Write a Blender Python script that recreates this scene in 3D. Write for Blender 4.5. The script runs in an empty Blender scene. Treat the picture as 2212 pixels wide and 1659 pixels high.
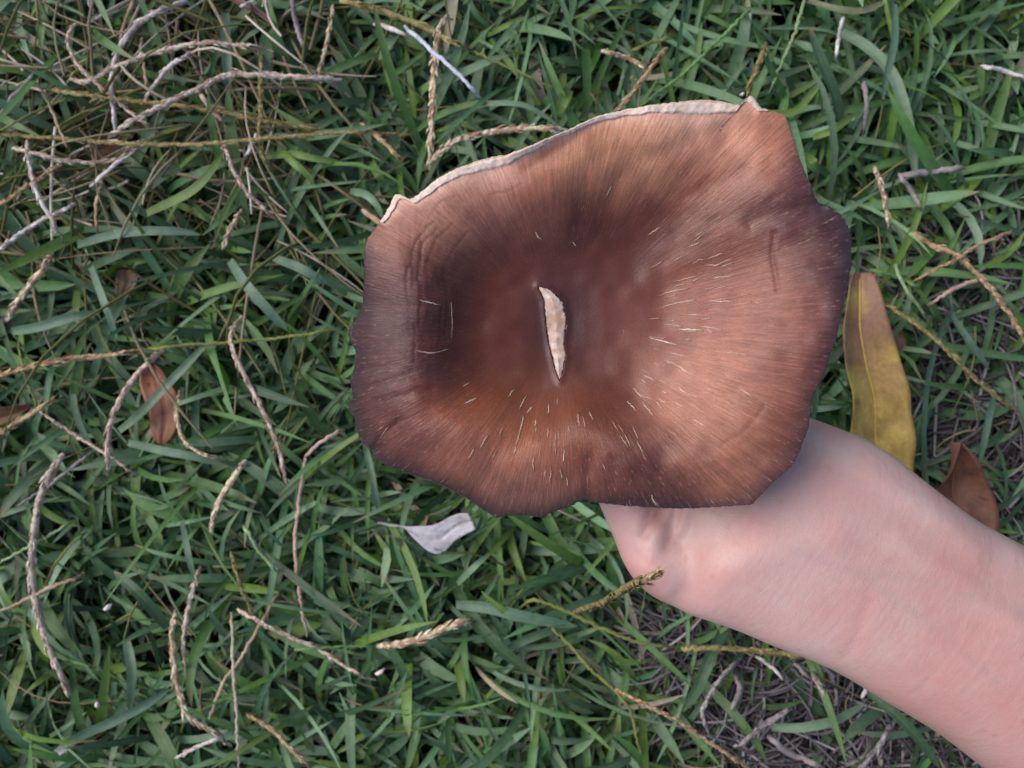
import bpy, bmesh, math, random
import numpy as np
from mathutils import Vector

rng = np.random.default_rng(11)
random.seed(11)
R = math.radians
sc = bpy.context.scene
col = sc.collection

# ------------------------------------------------------------------ camera, sky, sun, exposure
H = 0.42                                   # phone held 42 cm above the soil
K = 36.0 / 26.0 / 2212.0                   # frame width per metre of depth, per picture unit
cam_d = bpy.data.cameras.new('camera')
cam_d.sensor_width = 36.0
cam_d.lens = 26.0
cam_d.clip_start = 0.01
cam_d.clip_end = 500
cam_d.dof.use_dof = True
cam_d.dof.focus_distance = 0.235
cam_d.dof.aperture_fstop = 15.0
cam = bpy.data.objects.new('camera', cam_d)
cam.location = (0, 0, H)
cam.rotation_euler = (0, 0, 0)
col.objects.link(cam)
sc.camera = cam

SUN_EL, SUN_AZ = 44.0, 158.0               # azimuth counted from +X towards +Y
world = bpy.data.worlds.new('World')
sc.world = world
world.use_nodes = True
wn = world.node_tree
bg = wn.nodes['Background']
sky = wn.nodes.new('ShaderNodeTexSky')
sky.sky_type = 'NISHITA'
sky.sun_disc = False
sky.sun_elevation = R(SUN_EL)
sky.sun_rotation = R(90 - SUN_AZ)
sky.air_density = 1.0
sky.dust_density = 2.0
sky.ozone_density = 1.0
wn.links.new(sky.outputs[0], bg.inputs[0])
bg.inputs[1].default_value = 0.12
sun_d = bpy.data.lights.new('sun', 'SUN')
sun_d.energy = 2.1
sun_d.angle = R(45)
sun_d.color = (1.0, 0.965, 0.94)
sun = bpy.data.objects.new('sun', sun_d)
d = Vector((math.cos(R(SUN_EL)) * math.cos(R(SUN_AZ)), math.cos(R(SUN_EL)) * math.sin(R(SUN_AZ)), math.sin(R(SUN_EL))))
sun.rotation_euler = d.to_track_quat('Z', 'Y').to_euler()
sun.location = d * 5
col.objects.link(sun)
sc.view_settings.view_transform = 'Standard'
sc.view_settings.look = 'None'
sc.view_settings.gamma = 1.0
sc.view_settings.use_curve_mapping = False
sc.view_settings.exposure = 0.36

# ------------------------------------------------------------------ helpers
def W(px, py, z):
    s = K * (H - z)
    return ((px - 1106) * s, (829.5 - py) * s, z)

def lin(c):
    return tuple(((v / 255) / 12.92 if v / 255 <= 0.04045 else ((v / 255 + 0.055) / 1.055) ** 2.4) for v in c)

def tag(o, label=None, cat=None, group=None, kind=None):
    if label: o['label'] = label
    if cat: o['category'] = cat
    if group: o['group'] = group
    if kind: o['kind'] = kind
    return o

def empty(name, loc):
    o = bpy.data.objects.new(name, None)
    o.empty_display_size = 0.01
    o.location = loc
    col.objects.link(o)
    return o

def link(name, me, mat, parent=None):
    o = bpy.data.objects.new(name, me)
    if mat is not None: me.materials.append(mat)
    col.objects.link(o)
    if parent is not None:
        o.parent = parent
        o.matrix_parent_inverse = parent.matrix_basis.inverted()
    return o

def mesh_np(name, verts, faces, colors=None, uv=None, vec=None, smooth=True):
    """verts (n,3); faces (m,k) all with the same k; colors (n,3) per vertex; uv (n,2) per vertex"""
    verts = np.asarray(verts, dtype=np.float32)
    faces = np.asarray(faces, dtype=np.int32)
    me = bpy.data.meshes.new(name)
    m, k = faces.shape
    me.vertices.add(len(verts)); me.vertices.foreach_set('co', verts.ravel())
    me.loops.add(m * k); me.loops.foreach_set('vertex_index', faces.ravel())
    me.polygons.add(m)
    me.polygons.foreach_set('loop_start', np.arange(0, m * k, k, dtype=np.int32))
    me.polygons.foreach_set('loop_total', np.full(m, k, dtype=np.int32))
    me.polygons.foreach_set('use_smooth', np.full(m, smooth))
    if colors is not None:
        a = me.color_attributes.new('Col', 'FLOAT_COLOR', 'POINT')
        c4 = np.ones((len(verts), 4), dtype=np.float32); c4[:, :3] = colors
        a.data.foreach_set('color', c4.ravel())
    if uv is not None:
        a = me.attributes.new('along', 'FLOAT_VECTOR', 'POINT')
        v3 = np.zeros((len(verts), 3), dtype=np.float32); v3[:, :2] = uv
        a.data.foreach_set('vector', v3.ravel())
    if vec is not None:
        a = me.attributes.new('fibre', 'FLOAT_VECTOR', 'POINT')
        a.data.foreach_set('vector', np.asarray(vec, dtype=np.float32).ravel())
    me.update(calc_edges=True)
    me.validate()
    return me

def grid_faces(nu, nv, close_v=False):
    f = []
    i = np.arange(nu - 1)[:, None]; j = np.arange(nv if close_v else nv - 1)[None, :]
    a = i * nv + j; b = i * nv + (j + 1) % nv
    return np.stack([a, b, b + nv, a + nv], -1).reshape(-1, 4)

def catmull(pts, n):
    p = np.asarray(pts, float)
    p = np.vstack([2 * p[0] - p[1], p, 2 * p[-1] - p[-2]])
    segs = len(p) - 3
    dense = []
    for i in range(segs):
        t = np.linspace(0, 1, 24, endpoint=False)[:, None]
        a, b, c, e = p[i], p[i + 1], p[i + 2], p[i + 3]
        dense.append(0.5 * ((2 * b) + (-a + c) * t + (2 * a - 5 * b + 4 * c - e) * t ** 2 + (-a + 3 * b - 3 * c + e) * t ** 3))
    dense.append(p[-2][None])
    q = np.vstack(dense)
    L = np.concatenate([[0], np.cumsum(np.linalg.norm(np.diff(q, axis=0), axis=1))])
    s = np.linspace(0, L[-1], n)
    return np.stack([np.interp(s, L, q[:, k]) for k in range(q.shape[1])], 1)

def frames(P):
    T = np.gradient(P, axis=0); T /= np.linalg.norm(T, axis=1)[:, None] + 1e-12
    up = np.array([0, 0, 1.0])
    S = np.cross(T, up); n = np.linalg.norm(S, axis=1)[:, None]
    S = np.where(n > 1e-5, S / (n + 1e-12), np.array([1.0, 0, 0]))
    N = np.cross(S, T)
    return T, S, N

def tube(P, rad, sides=8):
    P = np.asarray(P); T, S, N = frames(P)
    a = np.linspace(0, 2 * math.pi, sides, endpoint=False)
    rad = np.broadcast_to(np.asarray(rad, float), (len(P),))
    V = P[:, None] + rad[:, None, None] * (np.cos(a)[None, :, None] * S[:, None] + np.sin(a)[None, :, None] * N[:, None])
    F = grid_faces(len(P), sides, True)
    return V.reshape(-1, 3), F

def in_poly(x, y, poly):
    c = np.zeros(x.shape, bool)
    n = len(poly); j = n - 1
    for i in range(n):
        xi, yi = poly[i]; xj, yj = poly[j]
        hit = ((yi > y) != (yj > y)) & (x < (xj - xi) * (y - yi) / (yj - yi + 1e-15) + xi)
        c ^= hit; j = i
    return c

def pnoise(x, y, seed, scale):
    """cheap smooth value noise"""
    r = np.random.default_rng(seed).random((64, 64))
    u = x * scale; v = y * scale
    i = np.floor(u).astype(int); j = np.floor(v).astype(int)
    fu = u - i; fv = v - j
    fu = fu * fu * (3 - 2 * fu); fv = fv * fv * (3 - 2 * fv)
    g = lambda a, b: r[a % 64, b % 64]
    return (g(i, j) * (1 - fu) + g(i + 1, j) * fu) * (1 - fv) + (g(i, j + 1) * (1 - fu) + g(i + 1, j + 1) * fu) * fv

# ------------------------------------------------------------------ materials
class NT:
    def __init__(s, name):
        s.m = bpy.data.materials.new(name); s.m.use_nodes = True
        s.t = s.m.node_tree; s.t.nodes.clear()
        s.out = s.n('ShaderNodeOutputMaterial')
    def n(s, kind, **kw):
        nd = s.t.nodes.new(kind)
        for k, v in kw.items(): setattr(nd, k, v)
        return nd
    def l(s, a, b): s.t.links.new(a, b)
    def attr(s, name):
        return s.n('ShaderNodeAttribute', attribute_name=name)
    def noise(s, vec, scale, detail=3, rough=0.55):
        nd = s.n('ShaderNodeTexNoise')
        nd.inputs['Scale'].default_value = scale; nd.inputs['Detail'].default_value = detail
        nd.inputs['Roughness'].default_value = rough
        if vec is not None: s.l(vec, nd.inputs['Vector'])
        return nd.outputs[0]
    def rampv(s, fac, lo, hi, a, b):
        nd = s.n('ShaderNodeMapRange')
        s.l(fac, nd.inputs[0])
        for i, v in enumerate((lo, hi, a, b)): nd.inputs[i + 1].default_value = v
        return nd.outputs[0]
    def mapv(s, vec, scale):
        nd = s.n('ShaderNodeMapping'); nd.inputs['Scale'].default_value = scale
        s.l(vec, nd.inputs['Vector']); return nd.outputs[0]
    def mix(s, fac, a, b, mode='MIX'):
        nd = s.n('ShaderNodeMix', data_type='RGBA', blend_type=mode)
        for sock, v in ((nd.inputs[0], fac), (nd.inputs[6], a), (nd.inputs[7], b)):
            if hasattr(v, 'links') or isinstance(v, bpy.types.NodeSocket): s.l(v, sock)
            elif isinstance(v, tuple): sock.default_value = (*v[:3], 1)
            else: sock.default_value = v
        return nd.outputs[2]
    def math(s, op, a, b=0.0):
        nd = s.n('ShaderNodeMath', operation=op)
        for i, v in enumerate((a, b)):
            if isinstance(v, bpy.types.NodeSocket): s.l(v, nd.inputs[i])
            else: nd.inputs[i].default_value = v
        return nd.outputs[0]
    def bump(s, h, strength, dist):
        nd = s.n('ShaderNodeBump'); nd.inputs['Strength'].default_value = strength
        nd.inputs['Distance'].default_value = dist; s.l(h, nd.inputs['Height']); return nd.outputs[0]
    def principled(s, colr, rough=0.5, spec=0.4, normal=None, **kw):
        p = s.n('ShaderNodeBsdfPrincipled')
        if isinstance(colr, tuple): p.inputs['Base Color'].default_value = (*colr, 1)
        else: s.l(colr, p.inputs['Base Color'])
        if isinstance(rough, bpy.types.NodeSocket): s.l(rough, p.inputs['Roughness'])
        else: p.inputs['Roughness'].default_value = rough
        p.inputs['Specular IOR Level'].default_value = spec
        if normal is not None: s.l(normal, p.inputs['Normal'])
        for k, v in kw.items(): p.inputs[k].default_value = v
        return p
    def done(s, sh): s.l(sh, s.out.inputs[0]); return s.m

def mat_blade():
    s = NT('grass_leaf')
    c = s.attr('Col').outputs[0]; uv = s.attr('along').outputs['Vector']
    sep = s.n('ShaderNodeSeparateXYZ'); s.l(uv, sep.inputs[0])
    across = s.math('ABSOLUTE', sep.outputs[0])
    rib = s.rampv(across, 0.0, 0.16, 0.45, 0.0)
    c2 = s.mix(rib, c, s.mix(0.55, c, (0.22, 0.32, 0.20)))
    vein = s.n('ShaderNodeTexWave', wave_type='BANDS', bands_direction='X')
    vein.inputs['Scale'].default_value = 2.6; vein.inputs['Distortion'].default_value = 0.3
    s.l(uv, vein.inputs['Vector'])
    geo = s.n('ShaderNodeNewGeometry')
    n1 = s.noise(geo.outputs['Position'], 260, 3)
    c3 = s.mix(1.0, c2, s.n('ShaderNodeCombineColor').outputs[0], 'MULTIPLY')
    cc = s.t.nodes[-1]
    v = s.rampv(n1, 0.25, 0.75, 0.78, 1.22)
    comb = s.n('ShaderNodeCombineColor')
    for i in range(3): s.l(v, comb.inputs[i])
    c3 = s.mix(1.0, c2, comb.outputs[0], 'MULTIPLY')
    nb = s.bump(vein.outputs['Fac'], 0.25, 0.0003)
    p = s.principled(c3, 0.42, 0.5, nb)
    tr = s.n('ShaderNodeBsdfTranslucent'); s.l(s.mix(0.5, c3, (0.10, 0.22, 0.03)), tr.inputs[0])
    mx = s.n('ShaderNodeMixShader'); mx.inputs[0].default_value = 0.22
    s.l(p.outputs[0], mx.inputs[1]); s.l(tr.outputs[0], mx.inputs[2])
    return s.done(mx.outputs[0])

def mat_vcol(name, rough=0.75, spec=0.25, nscale=900, lo=0.7, hi=1.25, bump=0.4, bd=0.0004):
    s = NT(name)
    c = s.attr('Col').outputs[0]
    geo = s.n('ShaderNodeNewGeometry')
    n1 = s.noise(geo.outputs['Position'], nscale, 4, 0.65)
    v = s.rampv(n1, 0.3, 0.7, lo, hi)
    comb = s.n('ShaderNodeCombineColor')
    for i in range(3): s.l(v, comb.inputs[i])
    c3 = s.mix(1.0, c, comb.outputs[0], 'MULTIPLY')
    p = s.principled(c3, rough, spec, s.bump(n1, bump, bd))
    return s.done(p.outputs[0])

def mat_soil():
    s = NT('soil')
    geo = s.n('ShaderNodeNewGeometry'); pos = geo.outputs['Position']
    n1 = s.noise(pos, 60, 6, 0.65); n2 = s.noise(pos, 3.5, 4); n3 = s.noise(pos, 320, 4, 0.7)
    c = s.mix(s.rampv(n1, 0.35, 0.7, 0, 1), (0.018, 0.013, 0.010), (0.055, 0.042, 0.032))
    dist = s.n('ShaderNodeVectorMath', operation='LENGTH'); s.l(pos, dist.inputs[0])
    far = s.rampv(dist.outputs['Value'], 0.9, 3.0, 0.0, 0.9)
    green = s.mix(s.rampv(n2, 0.3, 0.7, 0, 1), (0.035, 0.065, 0.025), (0.075, 0.11, 0.045))
    c = s.mix(far, c, green)
    p = s.principled(c, 0.95, 0.1, s.bump(n3, 0.8, 0.004))
    return s.done(p.outputs[0])

def mat_cap():
    s = NT('mushroom_skin')
    c = s.attr('Col').outputs[0]; f = s.attr('fibre').outputs['Vector']
    geo = s.n('ShaderNodeNewGeometry')
    st1 = s.noise(s.mapv(f, (26, 26, 2.6)), 1.0, 4, 0.6)
    st2 = s.noise(s.mapv(f, (130, 130, 9.0)), 1.0, 4, 0.65)
    st3 = s.noise(s.mapv(f, (150, 150, 26.0)), 1.0, 3, 0.7)
    fine = s.noise(geo.outputs['Position'], 1900, 2, 0.6)
    mot = s.noise(geo.outputs['Position'], 120, 4, 0.6)
    sep = s.n('ShaderNodeSeparateXYZ'); s.l(f, sep.inputs[0])
    tt = sep.outputs[2]
    outer = s.rampv(tt, 0.28, 0.62, 0.0, 1.0)
    v1 = s.rampv(st1, 0.3, 0.7, 0.86, 1.14)
    v2 = s.rampv(st2, 0.3, 0.7, 0.74, 1.28)
    v12 = s.math('MULTIPLY', v1, v2)
    one = s.math('ADD', s.math('MULTIPLY', outer, s.math('SUBTRACT', v12, 1.0)), 1.0)
    one = s.math('MULTIPLY', one, s.rampv(fine, 0.25, 0.75, 0.86, 1.14))
    one = s.math('MULTIPLY', one, s.rampv(mot, 0.3, 0.7, 0.88, 1.12))
    comb = s.n('ShaderNodeCombineColor')
    for i in range(3): s.l(one, comb.inputs[i])
    c2 = s.mix(1.0, c, comb.outputs[0], 'MULTIPLY')
    # fine pale fibrils where the skin has cracked
    crk = s.rampv(st3, 0.60, 0.70, 0.0, 0.42)
    crk = s.math('MULTIPLY', crk, outer)
    c3 = s.mix(crk, c2, (0.50, 0.30, 0.215))
    hgt = s.math('ADD', s.math('MULTIPLY', s.math('ADD', st1, st2), outer), s.math('MULTIPLY', fine, 0.25))
    p = s.principled(c3, 0.38, 0.36, s.bump(hgt, 0.4, 0.0006))
    p.inputs['Sheen Weight'].default_value = 0.12
    p.inputs['Sheen Roughness'].default_value = 0.4
    p.inputs['Sheen Tint'].default_value = (1.0, 0.72, 0.68, 1)
    return s.done(p.outputs[0])

def mat_flesh(name, a, b, scale=700, rough=0.8, bd=0.0008, sss=0.0):
    s = NT(name)
    geo = s.n('ShaderNodeNewGeometry')
    n1 = s.noise(geo.outputs['Position'], scale, 4, 0.65)
    n2 = s.noise(geo.outputs['Position'], scale / 5, 3)
    f = s.math('MULTIPLY', s.rampv(n1, 0.3, 0.7, 0, 1), s.rampv(n2, 0.35, 0.7, 0.1, 1))
    c = s.mix(f, a, b)
    p = s.principled(c, rough, 0.25, s.bump(n1, 0.6, bd))
    return s.done(p.outputs[0])

def mat_skin():
    s = NT('skin')
    c0 = s.attr('Col').outputs[0]
    geo = s.n('ShaderNodeNewGeometry'); pos = geo.outputs['Position']
    n1 = s.noise(pos, 55, 4, 0.6); n2 = s.noise(pos, 330, 3, 0.6)
    al = s.attr('fibre').outputs['Vector']
    wr = s.noise(s.mapv(al, (520, 90, 200)), 1.0, 3, 0.6)      # fine lines across the wrist
    wr2 = s.noise(s.mapv(al, (190, 40, 120)), 1.0, 2, 0.5)
    c = s.mix(s.rampv(n1, 0.35, 0.68, 0.0, 1.0), c0, s.mix(1.0, c0, (1.0, 0.80, 0.80), 'MULTIPLY'))
    c = s.mix(s.rampv(n2, 0.52, 0.74, 0.0, 0.26), c, s.mix(1.0, c0, (0.86, 0.62, 0.60), 'MULTIPLY'))
    c = s.mix(s.rampv(wr, 0.45, 0.75, 0.0, 0.14), c, s.mix(1.0, c0, (0.86, 0.70, 0.68), 'MULTIPLY'))
    vor = s.n('ShaderNodeTexVoronoi'); vor.inputs['Scale'].default_value = 1500; s.l(pos, vor.inputs['Vector'])
    hgt = s.math('ADD', s.math('MULTIPLY', vor.outputs['Distance'], 0.30), s.math('ADD', s.math('MULTIPLY', wr, 0.9), s.math('MULTIPLY', wr2, 1.2)))
    p = s.principled(c, s.rampv(n2, 0.3, 0.7, 0.40, 0.54), 0.42, s.bump(hgt, 0.22, 0.0008))
    p.inputs['Subsurface Weight'].default_value = 0.06
    p.inputs['Subsurface Radius'].default_value = (1.0, 0.35, 0.2)
    p.inputs['Subsurface Scale'].default_value = 0.004
    return s.done(p.outputs[0])

M_blade = mat_blade()
M_dry = mat_vcol('dry_stalk', 0.8, 0.2, 1100, 0.62, 1.35, 0.6, 0.0006)
M_leaf = mat_vcol('dead_leaf', 0.55, 0.35, 420, 0.80, 1.18, 0.35, 0.0005)
M_soil = mat_soil()
M_cap = mat_cap()
M_flesh = mat_flesh('mushroom_flesh', (0.46, 0.27, 0.17), (0.92, 0.82, 0.77), 480, 0.85, 0.0004)
M_margin = mat_flesh('mushroom_margin', (0.62, 0.45, 0.36), (0.88, 0.76, 0.68), 1200, 0.7, 0.0004)
M_gill = mat_flesh('mushroom_gill', (0.20, 0.11, 0.09), (0.34, 0.21, 0.18), 500)
M_stem = mat_flesh('mushroom_stem', (0.35, 0.24, 0.18), (0.62, 0.50, 0.42), 300)
M_skin = mat_skin()
M_nail = mat_flesh('fingernail', (0.62, 0.38, 0.34), (0.70, 0.46, 0.42), 200, 0.3, 0.0001)

# ------------------------------------------------------------------ ground
def build_ground():
    r = np.concatenate([[0.0], np.geomspace(0.05, 60, 60)])
    n = 64
    a = np.linspace(0, 2 * math.pi, n, endpoint=False)
    X = r[:, None] * np.cos(a); Y = r[:, None] * np.sin(a)
    Z = (pnoise(X + 40, Y + 40, 5, 18) - 0.5) * 0.008 * (r[:, None] < 4) - 0.003
    V = np.stack([X, Y, Z], -1).reshape(-1, 3)
    tag(link('ground', mesh_np('ground', V, grid_faces(len(r), n, True)), M_soil),
        'dark soil under the lawn', None, None, 'structure')
build_ground()

# ------------------------------------------------------------------ fallen leaves (outlines in picture units, drawn at their own height)
# name, label, category, left edge, right edge, z, colour pair, curl
LEAVES = [
 ('fallen_leaf', 'long yellow and brown blotched leaf beside the mushroom, partly under the wrist', 'leaf',
  [(1838,588),(1829,606),(1820,650),(1812,700),(1810,742),(1816,790),(1834,842),(1836,890),(1836,950),(1858,1010),(1890,1080),(1935,1150)],
  [(1880,590),(1888,616),(1897,660),(1908,710),(1930,765),(1944,815),(1958,860),(1967,910),(1971,955),(1972,1000),(1970,1070),(1945,1155)],
  0.048, ((184,150,84),(208,186,82),(122,88,60)), 0.007),
 ('fallen_leaf', 'curled reddish brown leaf with a pale sheen at the right, above the wrist', 'leaf',
  [(2056,955),(2048,990),(2040,1025),(2024,1050),(2008,1075),(2030,1130),(2075,1180)],
  [(2060,955),(2088,985),(2112,1020),(2134,1060),(2147,1105),(2140,1150),(2090,1190)],
  0.050, ((120,78,60),(140,98,84),(92,60,46)), 0.010),
 ('fallen_leaf', 'pointed rust-brown leaf crossed by a green blade, left of the mushroom', 'leaf',
  [(322,782),(306,800),(302,825),(312,860),(322,890),(326,920),(331,945),(344,962)],
  [(330,782),(350,798),(365,822),(385,850),(389,880),(384,915),(374,940),(352,964)],
  0.044, ((134,88,66),(148,96,70),(112,74,62)), 0.004),
 ('fallen_leaf', 'pale grey spoon-shaped leaf just below the mushroom cap', 'leaf',
  [(815,1128),(845,1132),(875,1136),(905,1136),(940,1133),(968,1119),(990,1110),(1012,1109)],
  [(815,1131),(845,1136),(872,1140),(892,1160),(925,1191),(955,1197),(985,1168),(1028,1143)],
  0.050, ((172,164,168),(190,184,188),(150,142,142)), 0.0012),
 ('fallen_leaf', 'small square scrap of dull brown leaf left of the cap among blades', 'leaf',
  [(250,580),(246,600),(248,622),(256,640)],
  [(290,584),(294,602),(288,624),(276,644)],
  0.036, ((98,76,58),(112,84,62),(80,64,50)), 0.002),
 ('fallen_leaf', 'dark brown leaf half buried under the tangle of pale stalks', 'leaf',
  [(250,266),(214,280),(190,300),(170,330),(158,372),(150,410)],
  [(290,290),(276,312),(250,330),(226,350),(200,380),(170,412)],
  0.026, ((92,68,54),(104,78,62),(74,56,46)), 0.003),
 ('fallen_leaf', 'brown dead leaf cut off by the left edge of the picture', 'leaf',
  [(-60,900),(-20,886),(30,876),(70,872)],
  [(-60,950),(-20,934),(20,912),(68,880)],
  0.036, ((104,78,58),(120,92,68),(84,64,50)), 0.004),
 ('fallen_leaf', 'thin grey-brown leaf under the pink stalk left of the mushroom', 'leaf',
  [(412,770),(430,776),(452,790),(474,806),(496,824)],
  [(424,768),(450,770),(472,782),(488,800),(498,822)],
  0.038, ((100,84,76),(118,102,92),(84,68,60)), 0.003),
 ('fallen_leaf', 'dark rusty leaf tip peeping out right of the yellow leaf', 'leaf',
  [(1915,700),(1916,722),(1924,750),(1936,778)],
  [(1935,704),(1950,722),(1958,745),(1950,776)],
  0.040, ((96,66,54),(112,78,64),(80,56,46)), 0.003),
 ('fallen_leaf', 'reddish brown strip of dead leaf at the top left edge', 'leaf',
  [(480,-6),(508,6),(545,26),(575,46),(600,64)],
  [(486,-10),(515,-4),(552,16),(582,38),(603,62)],
  0.046, ((104,76,66),(116,86,72),(86,64,56)), 0.002),
]
LEAF_POLYS = []
LEAF_OBJECTS = []
def build_leaf(spec, idx):
    name, label, cat, le, re, z, cols, curl = spec
    nu, nv = 40, 15
    A = catmull(le, nu); B = catmull(re, nu)
    lw = [W(x, y, z)[:2] for x, y in A]; rw = [W(x, y, z)[:2] for x, y in B]
    LEAF_POLYS.append((np.array(lw + rw[::-1]), z))
    lw = np.array(lw); rw = np.array(rw)
    s = np.linspace(0, 1, nu)[:, None]; t = np.linspace(0, 1, nv)[None, :]
    X = lw[:, None, 0] * (1 - t) + rw[:, None, 0] * t
    Y = lw[:, None, 1] * (1 - t) + rw[:, None, 1] * t
    e = 2 * t - 1
    Z = z + curl * (e ** 2 - 0.35) * (0.5 + 0.5 * np.sin(s * 3.0 + idx)) - 0.0012 * np.exp(-(e / 0.10) ** 2) + curl * 0.35 * np.sin(s * 6.5 + idx * 2)
    Z = Z + (pnoise(X + 9, Y + 9, 21 + idx, 70) - 0.5) * 0.004
    n1 = pnoise(X + 7, Y + 7, 31 + idx, 60); n2 = pnoise(X + 3, Y + 3, 47 + idx, 160); n3 = pnoise(X + 5, Y + 5, 77 + idx, 420)
    c0, c1, c2 = (np.array(lin(c)) for c in cols)
    w1 = np.clip((n1 - 0.4) * 4, 0, 1)[..., None]; w2 = np.clip((n2 - 0.55) * 4, 0, 1)[..., None]
    C = c0 * (1 - w1) + c1 * w1; C = C * (1 - 0.7 * w2) + c2 * 0.7 * w2
    spots = np.clip((n3 - 0.86) * 12, 0, 1)[..., None]
    C = C * (1 - 0.6 * spots)
    if idx == 0:      # upper end of the long leaf is browner, lower end yellow-green
        g = np.clip((s - 0.42) * 2.2, 0, 1)[..., None] * np.ones((1, nv, 1))
        C = C * (1 - 0.55 * g) + 0.55 * g * np.array(lin((190, 168, 66)))
        g = (np.clip((0.52 - s) * 3.2, 0, 1) * np.clip(0.35 + 1.3 * pnoise(X + 11, Y + 11, 131, 75), 0, 1))[..., None]
        C = C * (1 - g) + g * np.array(lin((134, 100, 80)))
    V = np.stack([X, Y, Z], -1).reshape(-1, 3)
    F = grid_faces(nu, nv)
    low = V.copy(); low[:, 2] -= 0.0005
    n = len(V)
    F2 = F[:, ::-1] + n
    rim = np.concatenate([np.arange(nv), np.arange(1, nu) * nv + nv - 1, (nu - 1) * nv + np.arange(nv - 2, -1, -1), np.arange(nu - 2, 0, -1) * nv])
    r2 = np.roll(rim, -1)
    F3 = np.stack([rim, rim + n, r2 + n, r2], -1)
    C = C.reshape(-1, 3)
    o = link(name, mesh_np('leaf', np.vstack([V, low]), np.vstack([F, F2, F3]), np.vstack([C, C])), M_leaf)
    tag(o, label, cat, 'dead leaves fallen on the lawn')
    mid = V.reshape(nu, nv, 3)[:, nv // 2].copy(); mid[:, 2] += 0.0002
    tv, tf = tube(mid[1:-1], np.linspace(0.0005, 0.0002, nu - 2), 6)
    cc = np.tile(np.clip((np.array(lin(cols[1])) + np.array(lin(cols[0]))) * 0.52, 0, 1), (len(tv), 1))
    link('midrib', mesh_np('midrib', tv, tf, cc), M_leaf, o)
    return o
for i, spec in enumerate(LEAVES): LEAF_OBJECTS.append(build_leaf(spec, i))

# ------------------------------------------------------------------ lawn
def to_P(x, y, z=0.03):
    s = K * (H - z)
    return x / s + 1106, 829.5 - y / s

THATCH_POLYS = [[(1400,1318),(1560,1350),(1700,1395),(1880,1485),(2060,1600),(2260,1750),(1700,1760),(1640,1640),(1560,1590),(1470,1530),(1440,1440),(1380,1370)],
                [(1900,640),(2000,500),(2260,470),(2300,1230),(2100,1130),(2000,1040),(1970,900),(1930,760)]]
def thatch_amount(x, y):
    px, py = to_P(x, y)
    t = np.zeros_like(px)
    t[in_poly(px, py, THATCH_POLYS[0])] = 1.0
    t[in_poly(px, py, THATCH_POLYS[1])] = 0.55
    m = in_poly(px, py, [(1960,860),(2300,800),(2300,1230),(2100,1130),(2000,1040)])
    t[m] = 0.9
    return t

def blades(base, az, L, e0, e1, w, roll, colr, tipc, nseg=6, swing=None):
    """all blades at once; returns verts, quads, colours, uv"""
    n = len(L)
    s = np.linspace(0, 1, nseg + 1)
    el = e0[:, None] + (e1 - e0)[:, None] * s[None] ** 1.2
    a = az[:, None] + (0 if swing is None else swing[:, None] * s[None])
    dl = (L / nseg)[:, None]
    dx = np.cos(el) * np.cos(a) * dl; dy = np.cos(el) * np.sin(a) * dl; dz = np.sin(el) * dl
    P = np.zeros((n, nseg + 1, 3))
    for k, dd in enumerate((dx, dy, dz)):
        P[:, 1:, k] = np.cumsum(dd[:, :-1], axis=1)
    P += base[:, None]
    T = np.stack([np.cos(el) * np.cos(a), np.cos(el) * np.sin(a), np.sin(el)], -1)
    S = np.stack([-np.sin(a), np.cos(a), np.zeros_like(a)], -1)
    N = np.cross(T, S)
    N = np.where(N[..., 2:3] < 0, -N, N)
    r = roll[:, None, None] * (0.5 + 0.5 * s)[None, :, None]
    S2 = S * np.cos(r) + N * np.sin(r); N2 = np.cross(T, S2)
    N2 = np.where(N2[..., 2:3] < 0, -N2, N2)
    prof = np.interp(s, [0, 0.12, 0.45, 0.75, 0.9, 0.97, 1.0], [0.55, 0.8, 1.0, 0.88, 0.6, 0.32, 0.06])
    ww = w[:, None] * prof[None] * 0.5
    fold = 0.28
    left = P + S2 * ww[..., None] + N2 * (ww * fold)[..., None]
    right = P - S2 * ww[..., None] + N2 * (ww * fold)[..., None]
    V = np.stack([left, P, right], 2)
    V[..., 2] = np.maximum(V[..., 2], 0.001)
    base_i = (np.arange(n) * (nseg + 1) * 3)[:, None, None]
    i = (np.arange(nseg) * 3)[None, :, None]; j = np.arange(2)[None, None, :]
    q = base_i + i + j
    F = np.stack([q, q + 1, q + 4, q + 3], -1).reshape(-1, 4)
    g = np.clip((s - 0.82) / 0.18, 0, 1)[None, :, None]
    C = colr[:, None] * (1 - g) + tipc[:, None] * g
    C = np.repeat(C[:, :, None], 3, 2)
    uv = np.zeros((n, nseg + 1, 3, 2)); uv[..., 0, 0] = -1; uv[..., 2, 0] = 1; uv[..., 1] = s[None, :, None]
    return V.reshape(-1, 3), F, C.reshape(-1, 3), uv.reshape(-1, 2)

PAL = np.array([(0.092,0.186,0.084),(0.084,0.186,0.044),(0.160,0.268,0.140),(0.130,0.232,0.036),(0.042,0.094,0.036),(0.32,0.27,0.19)])
def pick_colour(n, dead=0.03):
    pr = np.array([0.36, 0.24, 0.20, 0.09, 0.11, 0.0]); pr[-1] = dead; pr /= pr.sum()
    k = rng.choice(6, n, p=pr)
    c = PAL[k] * rng.uniform(0.75, 1.25, (n, 1)) * rng.uniform(0.92, 1.08, (n, 3))
    tip = c.copy(); br = rng.random(n) < 0.22
    tip[br] = np.array((0.24, 0.17, 0.10)) * rng.uniform(0.7, 1.3, (br.sum(), 1))
    return c, tip

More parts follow.
